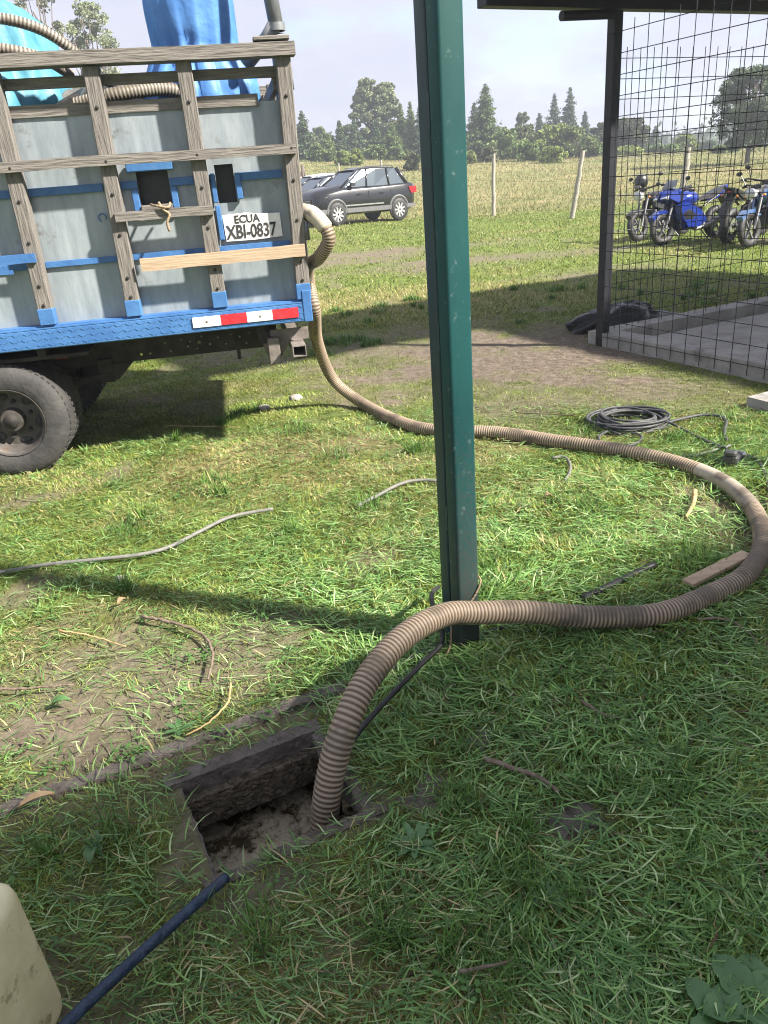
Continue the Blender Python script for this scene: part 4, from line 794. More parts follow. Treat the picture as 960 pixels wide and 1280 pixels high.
# broad-leaved weeds
def weed(px, py, n, L, W, label, spread=1., name='weed', seed=1, up=.7, m='green_leaf'):
    c_ = gt(px, py); rr_ = random.Random(seed); root = thing(name, c_, rr_.uniform(0, 6), label, 'plant')
    for q in range(n):
        a = 2*PI*q/n+rr_.uniform(-.3, .3); l_ = L*rr_.uniform(.7, 1.15); vs = []; fs = []; ns = 8; e = up*rr_.uniform(.6, 1.2); dx, dy = math.cos(a), math.sin(a)
        for k_ in range(ns+1):
            t_ = k_/ns; w = W*math.sin(PI*min(.06+t_*.93, 1))**.7*(1+.12*math.sin(k_*2.2)); out = l_*t_*math.cos(e*(1-t_*.9)); hh = .012+l_*math.sin(e)*t_*(1-.55*t_)
            for s_ in (-1, 0, 1): vs.append((dx*out-dy*s_*w/2, dy*out+dx*s_*w/2, hh+.14*W*abs(s_)))
        for k_ in range(ns):
            for h_ in range(2): fs.append((k_*3+h_, k_*3+h_+1, k_*3+h_+4, k_*3+h_+3))
        MB().add(vs, fs).build('leaf', m, root, True)
    return root
weed(938, 1262, 7, .11, .075, 'broad leaved dark green plant among the long grass', seed=4, name='broadleaf_plant'); weed(905, 1290, 5, .09, .06, 'pale broad leaf rosette beside the dark green plant', seed=6, name='broadleaf_plant')
weed(225, 917, 8, .055, .016, 'small green weed growing beside the edge strip', seed=8); weed(520, 1062, 9, .07, .02, 'dark green weed rosette to the right of the pit', seed=9); weed(685, 1130, 6, .05, .022, 'bright clover-like weed in the long grass', seed=12); weed(120, 1062, 6, .04, .02, 'yellow green weed on the mulch above the can', seed=15); weed(755, 985, 7, .05, .02, 'dark low weed near the thick brown twig', seed=17)

# ------------------------------------------------------------------ black bag by the cage post
bc = gt(783, 410); nb = 48; vs = []; fs = []
for i_ in range(25):
    th_ = PI/2*i_/24
    for j in range(nb):
        a = 2*PI*j/nb; k_ = 1+.22*math.sin(3*a+1)+.10*math.sin(7*a+i_*.5)+.16*(float(fbm(np.array(math.cos(a)*2+5.), np.array(math.sin(a)*2+i_*.2), 8))-.5)
        x = .58*math.sin(th_)*math.cos(a)*k_; y = .3*math.sin(th_)*math.sin(a)*k_; z = .235*math.cos(th_)*(.7+.75*float(fbm(np.array(x*5.+2), np.array(y*6.), 18)))*(1 if x < .25 else .55); vs.append((x, y, max(z, -.02)))
for i_ in range(24):
    for j in range(nb): fs.append((i_*nb+j, i_*nb+(j+1) % nb, (i_+1)*nb+(j+1) % nb, (i_+1)*nb+j))
o = MB().add(vs, fs).build('plastic_sack', 'bag', None, True); o.location = bc; o.rotation_euler = (0, 0, .25); tag(o, 'crumpled black plastic sack lying behind the cage post', 'sack')

# ================================================================== MOTORCYCLES
def motorcycle(name, loc, head, style, label, lean=.12):
    root = thing(name, loc, head, label, 'motorcycle', 'motorcycles parked behind the cage'); root.rotation_euler = (lean, 0, head)
    paint = {'sport': 'moto_blue', 'naked': 'moto_ltblue', 'black': 'moto_black', 'dark': 'moto_black'}[style]
    def P(b, nm, m, sm=True, par=root): return b.build(nm, m, par, sm, 45)
    for x, r_, w in ((.70, .30, .11), (-.68, .305, .15)):
        wo_ = bpy.data.objects.new('wheel', None); C.objects.link(wo_); wo_.parent = root; wo_.location = (x, 0, r_)
        P(MB().lathe([(r_-.07+.07*math.cos(a), w/2*math.sin(a)) for a in np.linspace(0, 2*PI, 13)[:-1]], axis='y', n=32, close=True), 'tyre', 'rubber', True, wo_)
        P(MB().lathe([(r_-.075, -.04), (r_-.1, -.045), (r_-.1, .045), (r_-.075, .04)], axis='y', n=28, close=True), 'rim', 'moto_black' if style != 'black' else 'alloy', True, wo_)
        sp_ = MB()
        for q in range(6): a = 2*PI*q/6; sp_.obox((.02*math.cos(a), 0, .02*math.sin(a)), ((r_-.09)*math.cos(a), 0, (r_-.09)*math.sin(a)), .03, .022)
        P(sp_, 'spokes', 'moto_grey', False, wo_); P(MB().lathe([(.05, -.07), (.13, -.07), (.13, -.066), (.05, -.066)], axis='y', n=24, close=True), 'brake_disc', 'chrome', True, wo_)
    for s_ in (-1, 1): P(MB().tube([(.70, s_*.09, .30), (.56, s_*.09, .62), (.44, s_*.09, .90)], [.026, .024, .02], 10), 'fork_leg', 'moto_grey')
    P(MB().prism([(.95, .45), (.98, .52), (.82, .62), (.62, .62), (.45, .52), (.5, .48), (.65, .56), (.80, .56)], -.06, .06), 'front_mudguard', paint)
    P(MB().box(-.28, .22, -.15, .15, .26, .52, .04), 'engine', 'moto_grey'); P(MB().box(-.05, .2, -.12, .12, .5, .62, .03), 'cylinder', 'moto_black')
    P(MB().tube([(-.28, -.09, .36), (-.68, -.1, .305)], .03, 8), 'swingarm', 'moto_black'); P(MB().tube([(-.28, .09, .36), (-.68, .1, .305)], .03, 8), 'swingarm', 'moto_black')
    P(MB().tube([(.2, .1, .45), (.24, .12, .3), (.0, .14, .22), (-.35, .17, .28), (-.55, .18, .38)], [.025, .025, .03, .05, .06], 10), 'exhaust', 'moto_grey')
    P(MB().tube([(.42, 0, .86), (.1, 0, .66), (-.3, 0, .6), (-.3, 0, .36)], .03, 8), 'frame', 'moto_black'); P(MB().tube([(-.25, .1, .62), (-.85, .06, .86)], .02, 8), 'subframe', 'moto_black')
    tk = MB().ball((.10, 0, .78), (.30, .17, .14), 18, 10); P(tk, 'fuel_tank', paint)
    P(MB().prism([(-.12, .72), (-.12, .78), (-.4, .80), (-.62, .88), (-.82, .94), (-.82, .88), (-.5, .74)], -.11, .11), 'seat', 'moto_black'); P(MB().prism([(-.35, .70), (-.55, .84), (-.92, .96), (-.9, .88), (-.6, .72)], -.09, .09), 'tail', paint if style == 'sport' else 'moto_black')
    P(MB().prism([(-.80, .86), (-1.02, .60), (-1.05, .52), (-1.0, .52), (-.76, .80)], -.08, .08), 'rear_mudguard', 'moto_black'); P(MB().box(-.95, -.92, -.04, .04, .87, .905, .01), 'tail_lamp', 'lamp_red')
    for s_ in (-1, 1): P(MB().ball((-.88, s_*.14, .82), (.03, .022, .022), 8, 6), 'indicator', 'orange')
    hz_ = .92 if style == 'sport' else 1.02
    P(MB().tube([(.30, -.36, hz_-.02), (.36, -.28, hz_), (.44, -.1, hz_-.03), (.44, .1, hz_-.03), (.36, .28, hz_), (.30, .36, hz_-.02)], .016, 8), 'handlebar', 'moto_black')
    for s_ in (-1, 1):
        P(MB().tube([(.40, s_*.26, hz_), (.42, s_*.33, hz_+.16)], .008, 6), 'mirror_stalk', 'moto_black'); P(MB().ball((.42, s_*.36, hz_+.19), (.02, .06, .038), 10, 6), 'mirror', 'moto_black')
        P(MB().tube([(.30, s_*.28, hz_-.02), (.28, s_*.39, hz_-.03)], .021, 8), 'grip', 'rubber')
    if style == 'sport':
        for s_ in (-1, 1):
            P(MB().prism([(.78, .80), (.70, .94), (.46, 1.0), (.2, .86), (.22, .74), (.5, .68)], s_*.03, s_*.2, .72), 'nose_fairing', paint); P(MB().prism([(.5, .70), (.24, .74), (-.1, .58), (-.3, .34), (-.05, .22), (.28, .24), (.42, .44)], s_*.10, s_*.21, .84), 'side_fairing', paint)
            P(MB().prism([(.40, .52), (.22, .60), (.05, .48), (.12, .40), (.34, .40)], s_*.2, s_*.212, .9), 'fairing_duct', 'moto_black'); P(MB().prism([(.78, .82), (.68, .87), (.6, .82), (.7, .78)], s_*.04, s_*.17, .8), 'headlamp', 'lamp_clear')
        P(MB().prism([(.62, .96), (.45, 1.13), (.38, 1.14), (.44, 1.0)], -.11, .11, .8), 'windscreen', 'screen')
    else:
        P(MB().lathe([(0, .56), (.07, .57), (.09, .61), (.09, .68), (0, .70)][::-1], (0, 0, .86), 'x', 18), 'headlamp', 'lamp_clear'); P(MB().box(.47, .53, -.09, .09, .93, 1.0, .02), 'instrument_binnacle', 'moto_black')
        for s_ in (-1, 1):
            P(MB().ball((.54, s_*.17, .82), (.03, .022, .022), 8, 6), 'indicator', 'orange'); P(MB().prism([(.38, .62), (.34, .78), (.12, .72), (.16, .55)], s_*.12, s_*.17, .85), 'tank_shroud', paint)
        P(MB().box(.24, .32, -.13, .13, .34, .60, .02), 'radiator', 'moto_black')
    P(MB().tube([(-.05, .12, .3), (-.14, .32, .0)], .012, 6), 'side_stand', 'moto_black'); return root
def mloc(px, py, head, front=True):
    p_ = gt(px, py); x = .70 if front else -.68; return (p_[0]-x*math.cos(head), p_[1]-x*math.sin(head), p_[2]+.01)
h1 = math.radians(205); motorcycle('motorcycle', mloc(828, 308, h1), h1, 'sport', 'blue faired sports motorcycle parked behind the mesh')
h2 = math.radians(212); l2 = mloc(798, 303, h2); m2_ = motorcycle('motorcycle', l2, h2, 'black', 'black motorcycle with a helmet on its handlebar')
h3 = math.radians(40); motorcycle('motorcycle', mloc(908, 305, h3, False), h3, 'dark', 'dark motorcycle seen from its rear wheel beside the blue one', .08)
h4 = math.radians(212); motorcycle('motorcycle', mloc(936, 311, h4), h4, 'naked', 'pale blue unfaired motorcycle at the end of the parked row')
hc = Vector((l2[0], l2[1], l2[2]))+Matrix.Rotation(h2, 3, 'Z') @ Vector((.38, -.27, 1.12))
hel = thing('helmet', hc, h2, 'dark helmet hung on the black motorcycle', 'helmet')
MB().ball((0, 0, 0), (.15, .125, .14), 20, 14).build('shell', 'moto_black', hel, True)
vz = MB(); nn_ = 10; vz.add([(.156*math.cos(a)*k_, .130*math.sin(a)*k_, zz) for zz, k_ in ((-.035, .975), (.045, .95)) for a in np.linspace(-1.1, 1.1, nn_)], [(q, q+1, nn_+q+1, nn_+q) for q in range(nn_-1)]); vz.build('visor', 'screen', hel, True); MB().box(.06, .15, -.07, .07, -.135, -.07, .02).build('chin_bar', 'moto_grey', hel)

# ================================================================== CARS
def loft(sections, cap=True):
    n = len(sections[0]); vs = [p_ for s_ in sections for p_ in s_]; fs = []
    for i_ in range(len(sections)-1):
        for j in range(n-1): fs.append((i_*n+j, i_*n+j+1, (i_+1)*n+j+1, (i_+1)*n+j))
    if cap: fs += [tuple(range(n)), tuple(range((len(sections)-1)*n, len(sections)*n))[::-1]]
    return MB().add(vs, fs)
def car(loc, head, paint, label, suv=True, pitch=0.):
    root = thing('parked_car', loc, head, label, 'car', 'cars parked by the pasture fence'); root.rotation_euler = (0, pitch, head); root.scale = (.96, 1, 1.06)
    hgt = 1.0 if suv else .88; zk = 1.07
    # stations: x, half width, bottom z, shoulder z, deck z
    st_ = [(2.02, .62, .42, .66, .72), (1.98, .74, .34, .74, .84), (1.86, .82, .30, .82, .95), (1.5, .87, .30, .90, 1.02), (1.05, .885, .30, .96, 1.08), (.75, .885, .30, .98, 1.10), (0, .885, .30, .99, 1.06), (-.9, .885, .30, 1.01, 1.07), (-1.5, .88, .30, 1.03, 1.08), (-1.85, .85, .34, 1.03, 1.08), (-2.0, .78, .42, 1.0, 1.05), (-2.05, .70, .50, .92, .98)]
    secs = []
    for x, w, zb, zs_, zd in st_:
        zs_ *= hgt*zk; zd *= hgt*zk; half = [(w*.86, zb), (w*.97, zb+.09), (w, (zb+zs_)/2), (w*.985, zs_-.06), (w*.93, zs_+.01), (w*.75, zd-.01), (w*.35, zd+.01)]
        secs.append([(x, -a, z) for a, z in half]+[(x, a, z) for a, z in half[::-1]]+[(x, -half[0][0], half[0][1])])
    b = loft(secs).build('body', paint, root, True, 60)
    zr = 1.60*hgt; zb = 1.09*hgt
    base = [(1.0, .74), (.85, .80), (-.3, .815), (-1.5, .80), (-1.80, .72)]; top = [(.22, .58), (.05, .62), (-.5, .64), (-1.25, .61), (-1.42, .56)]
    gl = MB(); nb_ = len(base)
    for s_ in (-1, 1):
        gl.add([(x, s_*w, zb) for x, w in base]+[(x, s_*w, zr-.03) for x, w in top], [(q, q+1, nb_+q+1, nb_+q) for q in range(nb_-1)])
    gl.build('side_glass', 'glass', root)
    MB().add([(1.0, -.74, zb), (1.0, .74, zb), (.22, .58, zr-.03), (.22, -.58, zr-.03)], [(0, 1, 2, 3)]).build('windscreen', 'glass', root); MB().add([(-1.80, -.72, zb), (-1.80, .72, zb), (-1.42, .56, zr-.03), (-1.42, -.56, zr-.03)], [(0, 1, 2, 3)]).build('rear_window', 'glass', root)
    rfs = [[(x, w*k_, zr+dz+{.27: -.045, .05: 0., -.5: .025, -1.25: -.005, -1.52: -.06}[x]) for k_, dz in ((-1, -.05), (-.97, 0), (-.5, .03), (0, .035), (.5, .03), (.97, 0), (1, -.05))] for x, w in ((.27, .59), (.05, .625), (-.5, .645), (-1.25, .615), (-1.52, .56))]
    loft(rfs, False).build('roof', paint, root, True)
    for s_ in (-1, 1):
        for p_, q_, r_ in (((1.02, .75, zb-.01), (.22, .585, zr-.02), .035), ((.02, .818, zb-.01), (-.12, .635, zr-.02), .035), ((-.92, .81, zb-.01), (-.95, .628, zr-.02), .04), ((-1.72, .75, zb-.01), (-1.40, .57, zr-.02), .07)):
            MB().tube([(p_[0], s_*p_[1], p_[2]), (q_[0], s_*q_[1], q_[2])], r_, 6).build('pillar', paint, root, True)
        MB().prism([(1.95, .36), (1.2, .36), (-1.2, .36), (-1.95, .40), (-1.95, .50), (-1.2, .49), (1.2, .49), (1.9, .50)], s_*.80, s_*.896).build('sill_cladding', 'car_clad', root)
        for x in (1.28, -1.26):
            MB().tube([(x+.395*math.cos(a), s_*.872, .36+.395*math.sin(a)) for a in np.linspace(-.1, PI+.1, 15)], .036, 8).build('wheel_arch', 'car_clad' if suv else paint, root, True)
            MB().lathe([(0, s_*.82), (.385, s_*.82), (.385, s_*.893), (0, s_*.893)], (x, 0, .385), 'y', 24).build('arch_liner', 'rubber', root)
            w_ = bpy.data.objects.new('wheel', None); C.objects.link(w_); w_.parent = root; w_.location = (x, s_*.80, .335)
            MB().lathe([(.22, 0), (.30, -.0*s_), (.335, .02*s_), (.335, .105*s_), (.31, .125*s_), (.225, .127*s_)], axis='y', n=28).build('tyre', 'rubber', w_, True, 50)
            MB().lathe([(.228, .128*s_), (.215, .129*s_), (.20, .10*s_), (0, .09*s_)], axis='y', n=28).build('rim', 'car_clad', w_, True, 40)
            spk = MB()
            for q in range(9):
                a = 2*PI*q/9; spk.obox((.03*math.cos(a), .118*s_, .03*math.sin(a)), (.21*math.cos(a), .122*s_, .21*math.sin(a)), .05, .02, up=(0, 1, 0))
            spk.build('spokes', 'alloy', w_)
        MB().prism([(.55, zb+.03), (.75, zb+.03), (.72, zb+.15), (.56, zb+.14)], s_*.87, s_*1.0, .85).build('mirror', 'car_black', root); MB().add([(1.96, s_*.50, .72*hgt), (1.80, s_*.80, .78*hgt), (1.62, s_*.86, .86*hgt), (1.86, s_*.55, .86*hgt)], [(0, 1, 2, 3)]).build('headlamp', 'lamp_clear', root).modifiers.new('t', 'SOLIDIFY').thickness = .05
        MB().prism([(-1.82, .80*hgt), (-2.06, .82*hgt), (-2.04, 1.02*hgt), (-1.7, 1.0*hgt)], s_*.66, s_*.872, .95).build('tail_lamp', 'lamp_red', root)
        MB().box(1.88, 1.99, s_*.58, s_*.76, .46, .56, .02).build('fog_lamp', 'lamp_clear', root)
        for x in (.38, -.55): MB().box(x-.09, x+.09, s_*.885, s_*.905, .86*hgt, .89*hgt, .005).build('door_handle', paint, root)
        for x in (-.02, -.95): MB().box(x-.005, x+.005, s_*.87, s_*.8895, .5, .96*hgt).build('door_gap', 'rubber', root)
        if suv: MB().tube([(.0, s_*.6, 1.60), (-.1, s_*.6, 1.66), (-1.2, s_*.58, 1.66), (-1.3, s_*.58, 1.60)], .014, 6).build('roof_rail', 'car_black', root)
        MB().box(-.62, .95, s_*.888, s_*.9, .545, .585, .004).build('door_trim', 'chrome' if suv else 'car_black', root)
    MB().box(1.97, 2.045, -.48, .48, .58*hgt, .80*hgt, .03).build('grille', 'car_black', root)
    for z in (.62, .68, .74): MB().box(2.046, 2.056, -.44, .44, z*hgt, z*hgt+.02, .004).build('grille_bar', 'chrome', root)
    MB().box(1.9, 2.03, -.6, .6, .36, .48, .03).build('lower_grille', 'car_black', root); MB().box(2.04, 2.055, -.26, .26, .50, .58, .004).build('number_plate', 'white_paint', root)
    MB().box(-2.09, -2.03, -.62, .62, .42, .56, .03).build('rear_bumper', 'car_clad', root); return root
rw = np.array(gt(501, 277.5)); 
hd = math.radians(180+31); cl = (1.47-1.26*0, 0)
def car_at(px, py, dist, hd_, *a, **k):
    """put the near rear wheel under a pixel at the distance the car's size gives"""
    v = ray(px, py); v = v/np.hypot(v[0], v[1])*dist; wx, wy = v[0], v[1]; d_ = Vector((math.cos(hd_), math.sin(hd_))); nr = Vector((-math.sin(hd_), math.cos(hd_)))
    c_ = Vector((wx, wy))+d_*1.26-nr*.86; zr_, zf = ground_z(*(c_-d_*1.26)), ground_z(*(c_+d_*1.28))
    return car((c_.x, c_.y, (zr_+zf)/2), hd_, *a, pitch=-math.atan2(zf-zr_, 2.54), **k)
car_at(501, 277.5, 28.4, hd, 'car_grey', 'dark grey compact crossover car with silver wheels parked on the turf')
car_at(452, 268, 34.5, hd+.05, 'car_dark', 'black hatchback parked behind the dark grey crossover', suv=False)
car_at(436, 268, 38.5, hd+.05, 'car_white', 'white car mostly hidden behind the truck and parked cars', suv=False)

# ================================================================== PASTURE FENCE
def fence_post(px, top, base, dist, label, r_=.075, lean_px=0):
    v = ray(px, base); v = v/np.hypot(v[0], v[1])*dist; z = ground_z(v[0], v[1]); u = ray(px+lean_px, top); u = u*(dist/np.hypot(u[0], u[1])); h_ = u[2]+H
    p0, p1 = Vector((v[0], v[1], z-.15)), Vector((u[0], u[1], h_)); n = 9; pts = [p0.lerp(p1, q/n)+Vector((random.uniform(-.012, .012), random.uniform(-.012, .012), 0)) for q in range(n+1)]
    o = MB().tube(pts, [r_*(1.05-.2*q/n) for q in range(n+1)], 9).build('fence_post', 'post_wood', None, True, 50); tag(o, label, 'fence post', 'wooden posts of the pasture fence'); return p0, p1
FP = [fence_post(617, 192, 270, 29.2, 'upright pale wooden fence post standing just right of the green post', .07), fence_post(714, 188, 273, 25.4, 'leaning pale wooden fence post left of the cage corner', .075, 15), fence_post(848, 184, 262, 22.5, 'leaning pale wooden fence post behind the motorcycles', .085, 13),
      fence_post(476, 200, 240, 40, 'thin fence post rising behind the roof of the grey crossover', .06), fence_post(423, 204, 240, 46, 'thin fence post rising behind the black hatchback', .06), fence_post(1010, 180, 262, 19.5, 'fence post at the far end of the motorcycle row', .08)]
br = thing('braced_post', (0, 0, 0), 0, 'braced corner post of the fence standing beyond the truck tailgate', 'fence post')
q0 = at_y(379, 234, 47); q1 = at_y(378, 206, 47); MB().tube([(q0[0], 47, q0[2]-.4), q1], .09, 8).build('post', 'bark', br, True)
for px in (371, 387): q2 = at_y(px, 232, 47); MB().tube([(q2[0], 47, q2[2]-.4), (q1[0], 47, q1[2]-.1)], .06, 8).build('brace', 'bark', br, True)
order = [5, 2, 1, 0, 3, 4]
for k_ in (.35, .6, .85):
    pts = [FP[i_][0].lerp(FP[i_][1], k_) for i_ in order]; path = []
    for a_, b_ in zip(pts[:-1], pts[1:]): path += [a_.lerp(b_, q/6)-Vector((0, 0, .03*math.sin(PI*q/6))) for q in range(6)]
    tag(MB().tube(path+[pts[-1]], .004, 4).build('fence_wire', 'wire'), {.35: 'lowest', .6: 'middle', .85: 'top'}[k_]+' strand of wire strung along the pasture fence posts', 'wire')

# ================================================================== TREES AND BUSHES
def leafmesh(name, P, size, cols, parent, flat=.6):
    n = len(P); a = rng.normal(0, 1, (n, 3)); a /= np.linalg.norm(a, axis=1)[:, None]; b_ = rng.normal(0, 1, (n, 3)); b_[:, 2] *= flat; b_ -= a*(a*b_).sum(1)[:, None]; b_ /= np.linalg.norm(b_, axis=1)[:, None]
    s_ = size*rng.uniform(.6, 1.4, (n, 1)); V = np.stack([P-a*s_*.5, P+b_*s_*.42, P+a*s_*.5, P-b_*s_*.42], 1).reshape(-1, 3); k_ = np.arange(n)*4
    o = fast_mesh(name, V, [np.stack([k_, k_+1, k_+2, k_+3], 1)], np.repeat(cols, 4, 0), 'leaf', parent); return o
def trunk(root, h, r_, limbs, top=.95, wob=.02):
    pts = [(random.uniform(-wob, wob)*h*q/6, random.uniform(-wob, wob)*h*q/6, h*top*q/8-.3*(q == 0)) for q in range(9)]
    MB().tube(pts, [r_*(1-.9*q/8)+.02 for q in range(9)], 8).build('trunk', 'bark', root, True)
    lm = MB()
    for (z, L, a, up_) in limbs: lm.tube([(0, 0, z), (L*.5*math.cos(a), L*.5*math.sin(a), z+L*.5*up_*.7), (L*math.cos(a), L*math.sin(a), z+L*up_)], [r_*.35, r_*.2, .02], 5)
    if limbs: lm.build('limb', 'bark', root, True)
def place(px, top, base, dist):
    v = ray(px, base); v = v/np.hypot(v[0], v[1])*dist; z = ground_z(v[0], v[1]); u = ray(px, top); u = u*(dist/np.hypot(u[0], u[1])); return (v[0], v[1], z-.05), u[2]+H-z
def conifer(px, top, base, dist, wpx, label, col=(.045, .075, .035), n=4200, size=.34, spire=.85, gapz=.06, seed=0):
    """layered branches drooping from a straight stem"""
    loc, h_ = place(px, top, base, dist); wd = wpx/F*dist*.98; root = thing('conifer_tree', loc, random.uniform(0, 6), label, 'tree', 'conifers along the edge of the pasture')
    nb_ = int(26+h_*5); lim = []; P = []; K = []; Z_ = []; n = int(n*1.9); nb_ = int(nb_*1.5)
    for q in range(nb_):
        t_ = gapz+(1-gapz)*(q+random.random())/nb_; z = h_*t_; L = wd*(1-t_)**spire*random.uniform(.45, 1.15)+.05; a = q*2.4+random.uniform(-.4, .4); dr = random.uniform(-.15, .35); m_ = max(int(n/nb_*(.35+1.3*(1-t_))), 12)
        if q % 3 == 0 and t_ < .9: lim.append((z, L*.8, a, dr))
        s_ = rng.random(m_)**.6; sp_ = .05+.15*L; off = rng.normal(0, 1, (m_, 3))*np.array([sp_, sp_, sp_*.55])
        P.append(np.stack([s_*L*math.cos(a), s_*L*math.sin(a), z+s_*L*dr-.12*L*s_*s_], 1)+off); K.append(np.full(m_, random.uniform(.7, 1.3))); Z_.append(np.full(m_, t_))
    trunk(root, h_, .02*h_+.05, lim, .97, .004); P = np.concatenate(P); K = np.concatenate(K)[:, None]; P[:, 2] = np.maximum(P[:, 2], .1); leafmesh('crown', P, .66*size*dist/80*(1.1-.75*np.concatenate(Z_)[:, None]**1.5), np.array(col)*1.12*K*rng.uniform(.65, 1.35, (len(P), 1)), root, 1.); return root
def broad(px, top, base, dist, wpx, label, col=(.06, .09, .04), n=5000, size=.36, lobes=26, low=.25, seed=0, name='tree', grp='broadleaf trees along the edge of the pasture', tall=1., droop=0., cat='tree'):
    """crown of many uneven leaf clumps carried on limbs"""
    loc, h_ = place(px, top, base, dist); wd = wpx/F*dist*.98; root = thing(name, loc, random.uniform(0, 6), label, cat, grp); rs_ = random.Random(int(px*7+top)); P = []; K = []; lim = []; n = int(n*1.7); lobes = int(lobes*1.9)
    for q in range(lobes):
        t_ = low+(1-low)*rs_.random()**.85; prof = math.sin(PI*min(max((t_-low)/(1-low)*.86+.1, 0), 1))**.6; a = rs_.uniform(0, 6.28); rd = wd*prof*rs_.uniform(.25, .92); cr_ = (.10+.17*rs_.random())*wd*(1.1-.4*t_)+.1; cz_ = h_*t_
        cz_ = min(cz_, h_-cr_*.8); m_ = int(n/lobes*rs_.uniform(.6, 1.4)); d_ = rng.normal(0, 1, (m_, 3)); d_ /= np.linalg.norm(d_, axis=1)[:, None]; d_ *= (rng.random((m_, 1))**.4)*cr_*np.array([1, 1, .8*tall])
        P.append(d_+np.array([rd*math.cos(a), rd*math.sin(a), cz_])); K.append(np.full(m_, rs_.uniform(.72, 1.3)))
        if q % 2 == 0: z0 = max(h_*low*.6, cz_*.6); lim.append((z0, max(rd, .2), a, (cz_-z0)/max(rd, .2)))
    trunk(root, h_, .018*h_+.05, lim, .85); P = np.concatenate(P); K = np.concatenate(K)[:, None]; P[:, 2] = np.maximum(P[:, 2], .05); leafmesh('crown', P, .68*size*dist/80, np.array(col)*1.12*K*rng.uniform(.65, 1.4, (len(P), 1)), root); return root
EUC = (.19, .22, .125); DK = (.075, .112, .058); MID = (.12, .17, .06); LT = (.20, .245, .075)
broad(142, -2, 205, 62, 33, 'tall airy eucalyptus tree rising behind the truck bed', EUC, 7500, .26, 44, .2, name='eucalyptus_tree')
broad(88, -30, 210, 66, 34, 'pale thin eucalyptus tree rising behind the teal tarpaulin', (.18, .19, .125), 2600, .32, 22, .35, name='eucalyptus_tree')
conifer(383, 138, 203, 88, 15, 'dark conifer rising just beyond the truck tailgate', DK); conifer(368, 150, 203, 92, 13, 'conifer half hidden by the truck rear post', DK)
conifer(428, 150, 202, 92, 11, 'slender spired conifer left of the tall eucalyptus', DK); conifer(412, 166, 202, 90, 12, 'low conifer between the two spired conifers', MID); conifer(446, 148, 202, 96, 12, 'dark conifer touching the left side of the eucalyptus', DK)
broad(464, 97, 202, 98, 21, 'tallest eucalyptus with a rounded pale crown', EUC, 11000, .36, 60, .06, name='eucalyptus_tree'); broad(487, 102, 202, 98, 20, 'twin pale eucalyptus beside the tallest one', EUC, 11000, .36, 60, .06, name='eucalyptus_tree')
conifer(504, 128, 201, 95, 11, 'spired cypress close to the right of the eucalyptus', MID); conifer(516, 126, 201, 94, 11, 'tall cypress beside the left edge of the green post', MID); conifer(527, 132, 201, 93, 12, 'cypress partly hidden behind the green post', DK); conifer(552, 140, 200, 95, 14, 'cypress wholly behind the green post', DK)
conifer(473, 158, 202, 88, 14, 'lower dark conifer in front of the eucalyptus', (.07, .105, .05)); conifer(492, 152, 201, 86, 13, 'lower green conifer in front of the twin eucalyptus', MID)
conifer(608, 104, 198, 84, 25, 'broad pyramid conifer to the right of the green post', (.10, .145, .062), 7000, .34, .75); conifer(594, 128, 198, 88, 18, 'dark conifer tucked behind the green post edge', DK)
broad(654, 140, 197, 105, 10, 'small round topped eucalyptus between the conifers', EUC, 2200, .34, 16, .35, name='eucalyptus_tree')
conifer(692, 117, 195, 112, 16, 'left one of two tall dark spired conifers', (.07, .105, .07), 4600); conifer(711, 109, 195, 110, 12, 'taller slim one of two dark spired conifers', (.07, .105, .07), 4600, .34, .6); conifer(730, 139, 194, 112, 12, 'short dark conifer right of the two tall spires', (.07, .105, .07)); conifer(674, 141, 196, 114, 12, 'short dark conifer left of the two tall spires', (.07, .105, .07))
broad(784, 147, 190, 84, 25, 'rounded grey green tree seen through the cage mesh', (.085, .095, .055), 5200, .34, 30, .1); broad(752, 153, 192, 88, 14, 'rounded tree beside the cage corner post', (.08, .095, .055), 3400, .34, 22, .1)
conifer(818, 157, 188, 110, 9, 'small dark conifer far off between the mesh wires', DK, 2200); broad(806, 170, 189, 100, 13, 'small dark round tree far off through the mesh', DK, 1800, .34, 14, .05); broad(856, 168, 188, 92, 15, 'bright green bushy tree far off through the mesh', LT, 2600, .34, 18, .05); broad(883, 176, 187, 105, 12, 'low dark tree beside the bright green bushy tree', DK, 1500, .34, 12, .05)
broad(936, 82, 184, 58, 44, 'big dark spreading cypress on the pasture at the right', (.075, .105, .055), 13000, .27, 60, .2, name='cypress_tree')
k_ = 0
SH = 'bushes along the foot of the tree line'
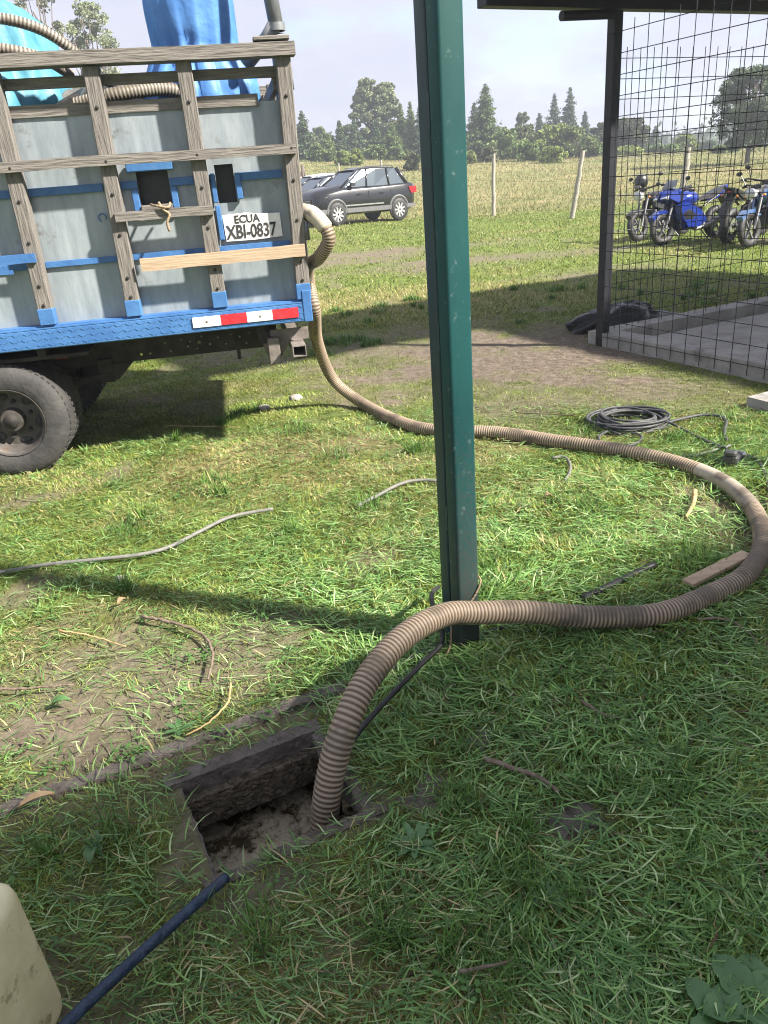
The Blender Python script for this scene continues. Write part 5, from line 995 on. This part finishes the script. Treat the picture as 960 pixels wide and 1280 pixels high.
for (px, top, base, dist, wpx, c_, lb) in ((352, 165, 206, 74, 18, LT, 'yellow green bush seen past the truck rear rail'), (396, 180, 204, 82, 12, MID, 'dull green bush under the conifer near the tailgate'), (429, 188, 204, 74, 10, LT, 'rounded light bush behind the thin fence post'), (447, 186, 204, 74, 8, LT, 'light bush right of the rounded light bush'), (515, 190, 207, 66, 11, (.09, .105, .05), 'lone olive bush on the pasture beside the green post'), (470, 180, 202, 84, 15, MID, 'dark undergrowth bush below the tallest eucalyptus'), (497, 182, 201, 84, 12, MID, 'undergrowth bush below the twin eucalyptus'),
        (634, 160, 199, 80, 24, MID, 'large bush at the right foot of the pyramid conifer'), (585, 188, 201, 72, 12, LT, 'low bright bush at the left foot of the pyramid conifer'), (655, 155, 198, 84, 24, (.10, .12, .05), 'tall sunlit bush below the round topped eucalyptus'), (690, 154, 197, 82, 27, LT, 'broad sunlit bush below the left spired conifer'), (656, 178, 199, 74, 18, MID, 'low dark green mound of bush in the middle of the thicket'), (720, 157, 196, 80, 24, (.095, .125, .045), 'broad sunlit bush below the taller spired conifer'), (738, 170, 195, 80, 14, MID, 'bush at the right end of the thicket by the cage post'), (690, 182, 198, 70, 16, LT, 'low bright bush at the front edge of the thicket'), (610, 183, 200, 74, 14, (.10, .11, .055), 'pale bush in front of the pyramid conifer'),
        (782, 182, 190, 80, 18, LT, 'low hedge-like bush through the mesh at the left'), (832, 180, 188, 88, 20, MID, 'low dark bush through the mesh near the middle'), (905, 180, 187, 76, 14, MID, 'low bush at the left of the big cypress'), (408, 186, 204, 80, 10, MID, 'small dark bush right of the tailgate'), (540, 184, 201, 80, 16, MID, 'bush hidden behind the green post')):
    broad(px, top, base, dist, wpx, lb, c_, 2300, .32, 22, .05, name='bush', grp=SH, cat='bush')
for q, px in enumerate(list(range(356, 560, 17))+list(range(582, 760, 16))):
    tp = (172, 160, 166, 158, 170, 162)[q % 6]-(8 if 440 < px < 540 else 0)
    broad(px+random.uniform(-4, 4), tp, 201-(px-400)*.018, 100+random.uniform(0, 14), 17, 'dull green tree filling the gaps of the tree line', (MID, DK, (.13, .16, .07))[q % 3], 2200, .34, 24, .05, name='tree', grp='dull green trees filling the tree line')
# far-off wood that reads as one mass
P = []; 
for q in range(900):
    a = rng.uniform(-46, 44); dd = rng.uniform(170, 260); x, y = dd*math.sin(math.radians(a)), dd*math.cos(math.radians(a)); hh = rng.uniform(2.5, 7)*(1.0 if x < 60 else .8); m_ = 34; off = rng.normal(0, 1, (m_, 3))*np.array([1.6, 1.6, hh*.28]); P.append(off+np.array([x, y, float(terrain(x, y))+hh*.5]))
P = np.concatenate(P); o = leafmesh('far_woodland', P, 1.3, np.array([.075, .1, .065])*rng.uniform(.6, 1.4, (len(P), 1)), None); tag(o, 'hazy dark woodland on the horizon beyond the pasture', 'woodland', kind='stuff')

# ================================================================== AIR
hm = bpy.data.materials.new('thin_haze'); hm.use_nodes = True; t = hm.node_tree; t.nodes.clear(); ho = N(t, 'ShaderNodeOutputMaterial'); pv = N(t, 'ShaderNodeVolumePrincipled')
pv.inputs['Color'].default_value = (.66, .72, .80, 1); pv.inputs['Density'].default_value = .0021; pv.inputs['Anisotropy'].default_value = .2; t.links.new(pv.outputs[0], ho.inputs['Volume'])
bpy.context.view_layer.update(); HTOP = max((o_.matrix_world @ Vector(c_)).z for o_ in C.objects if o_.type == 'MESH' for c_ in o_.bound_box)+1
o = MB().box(-4000, 4000, -4000, 4000, -12, HTOP).build('haze', hm); tag(o, 'thin pale haze hanging in the air over the pasture', 'haze', kind='stuff')
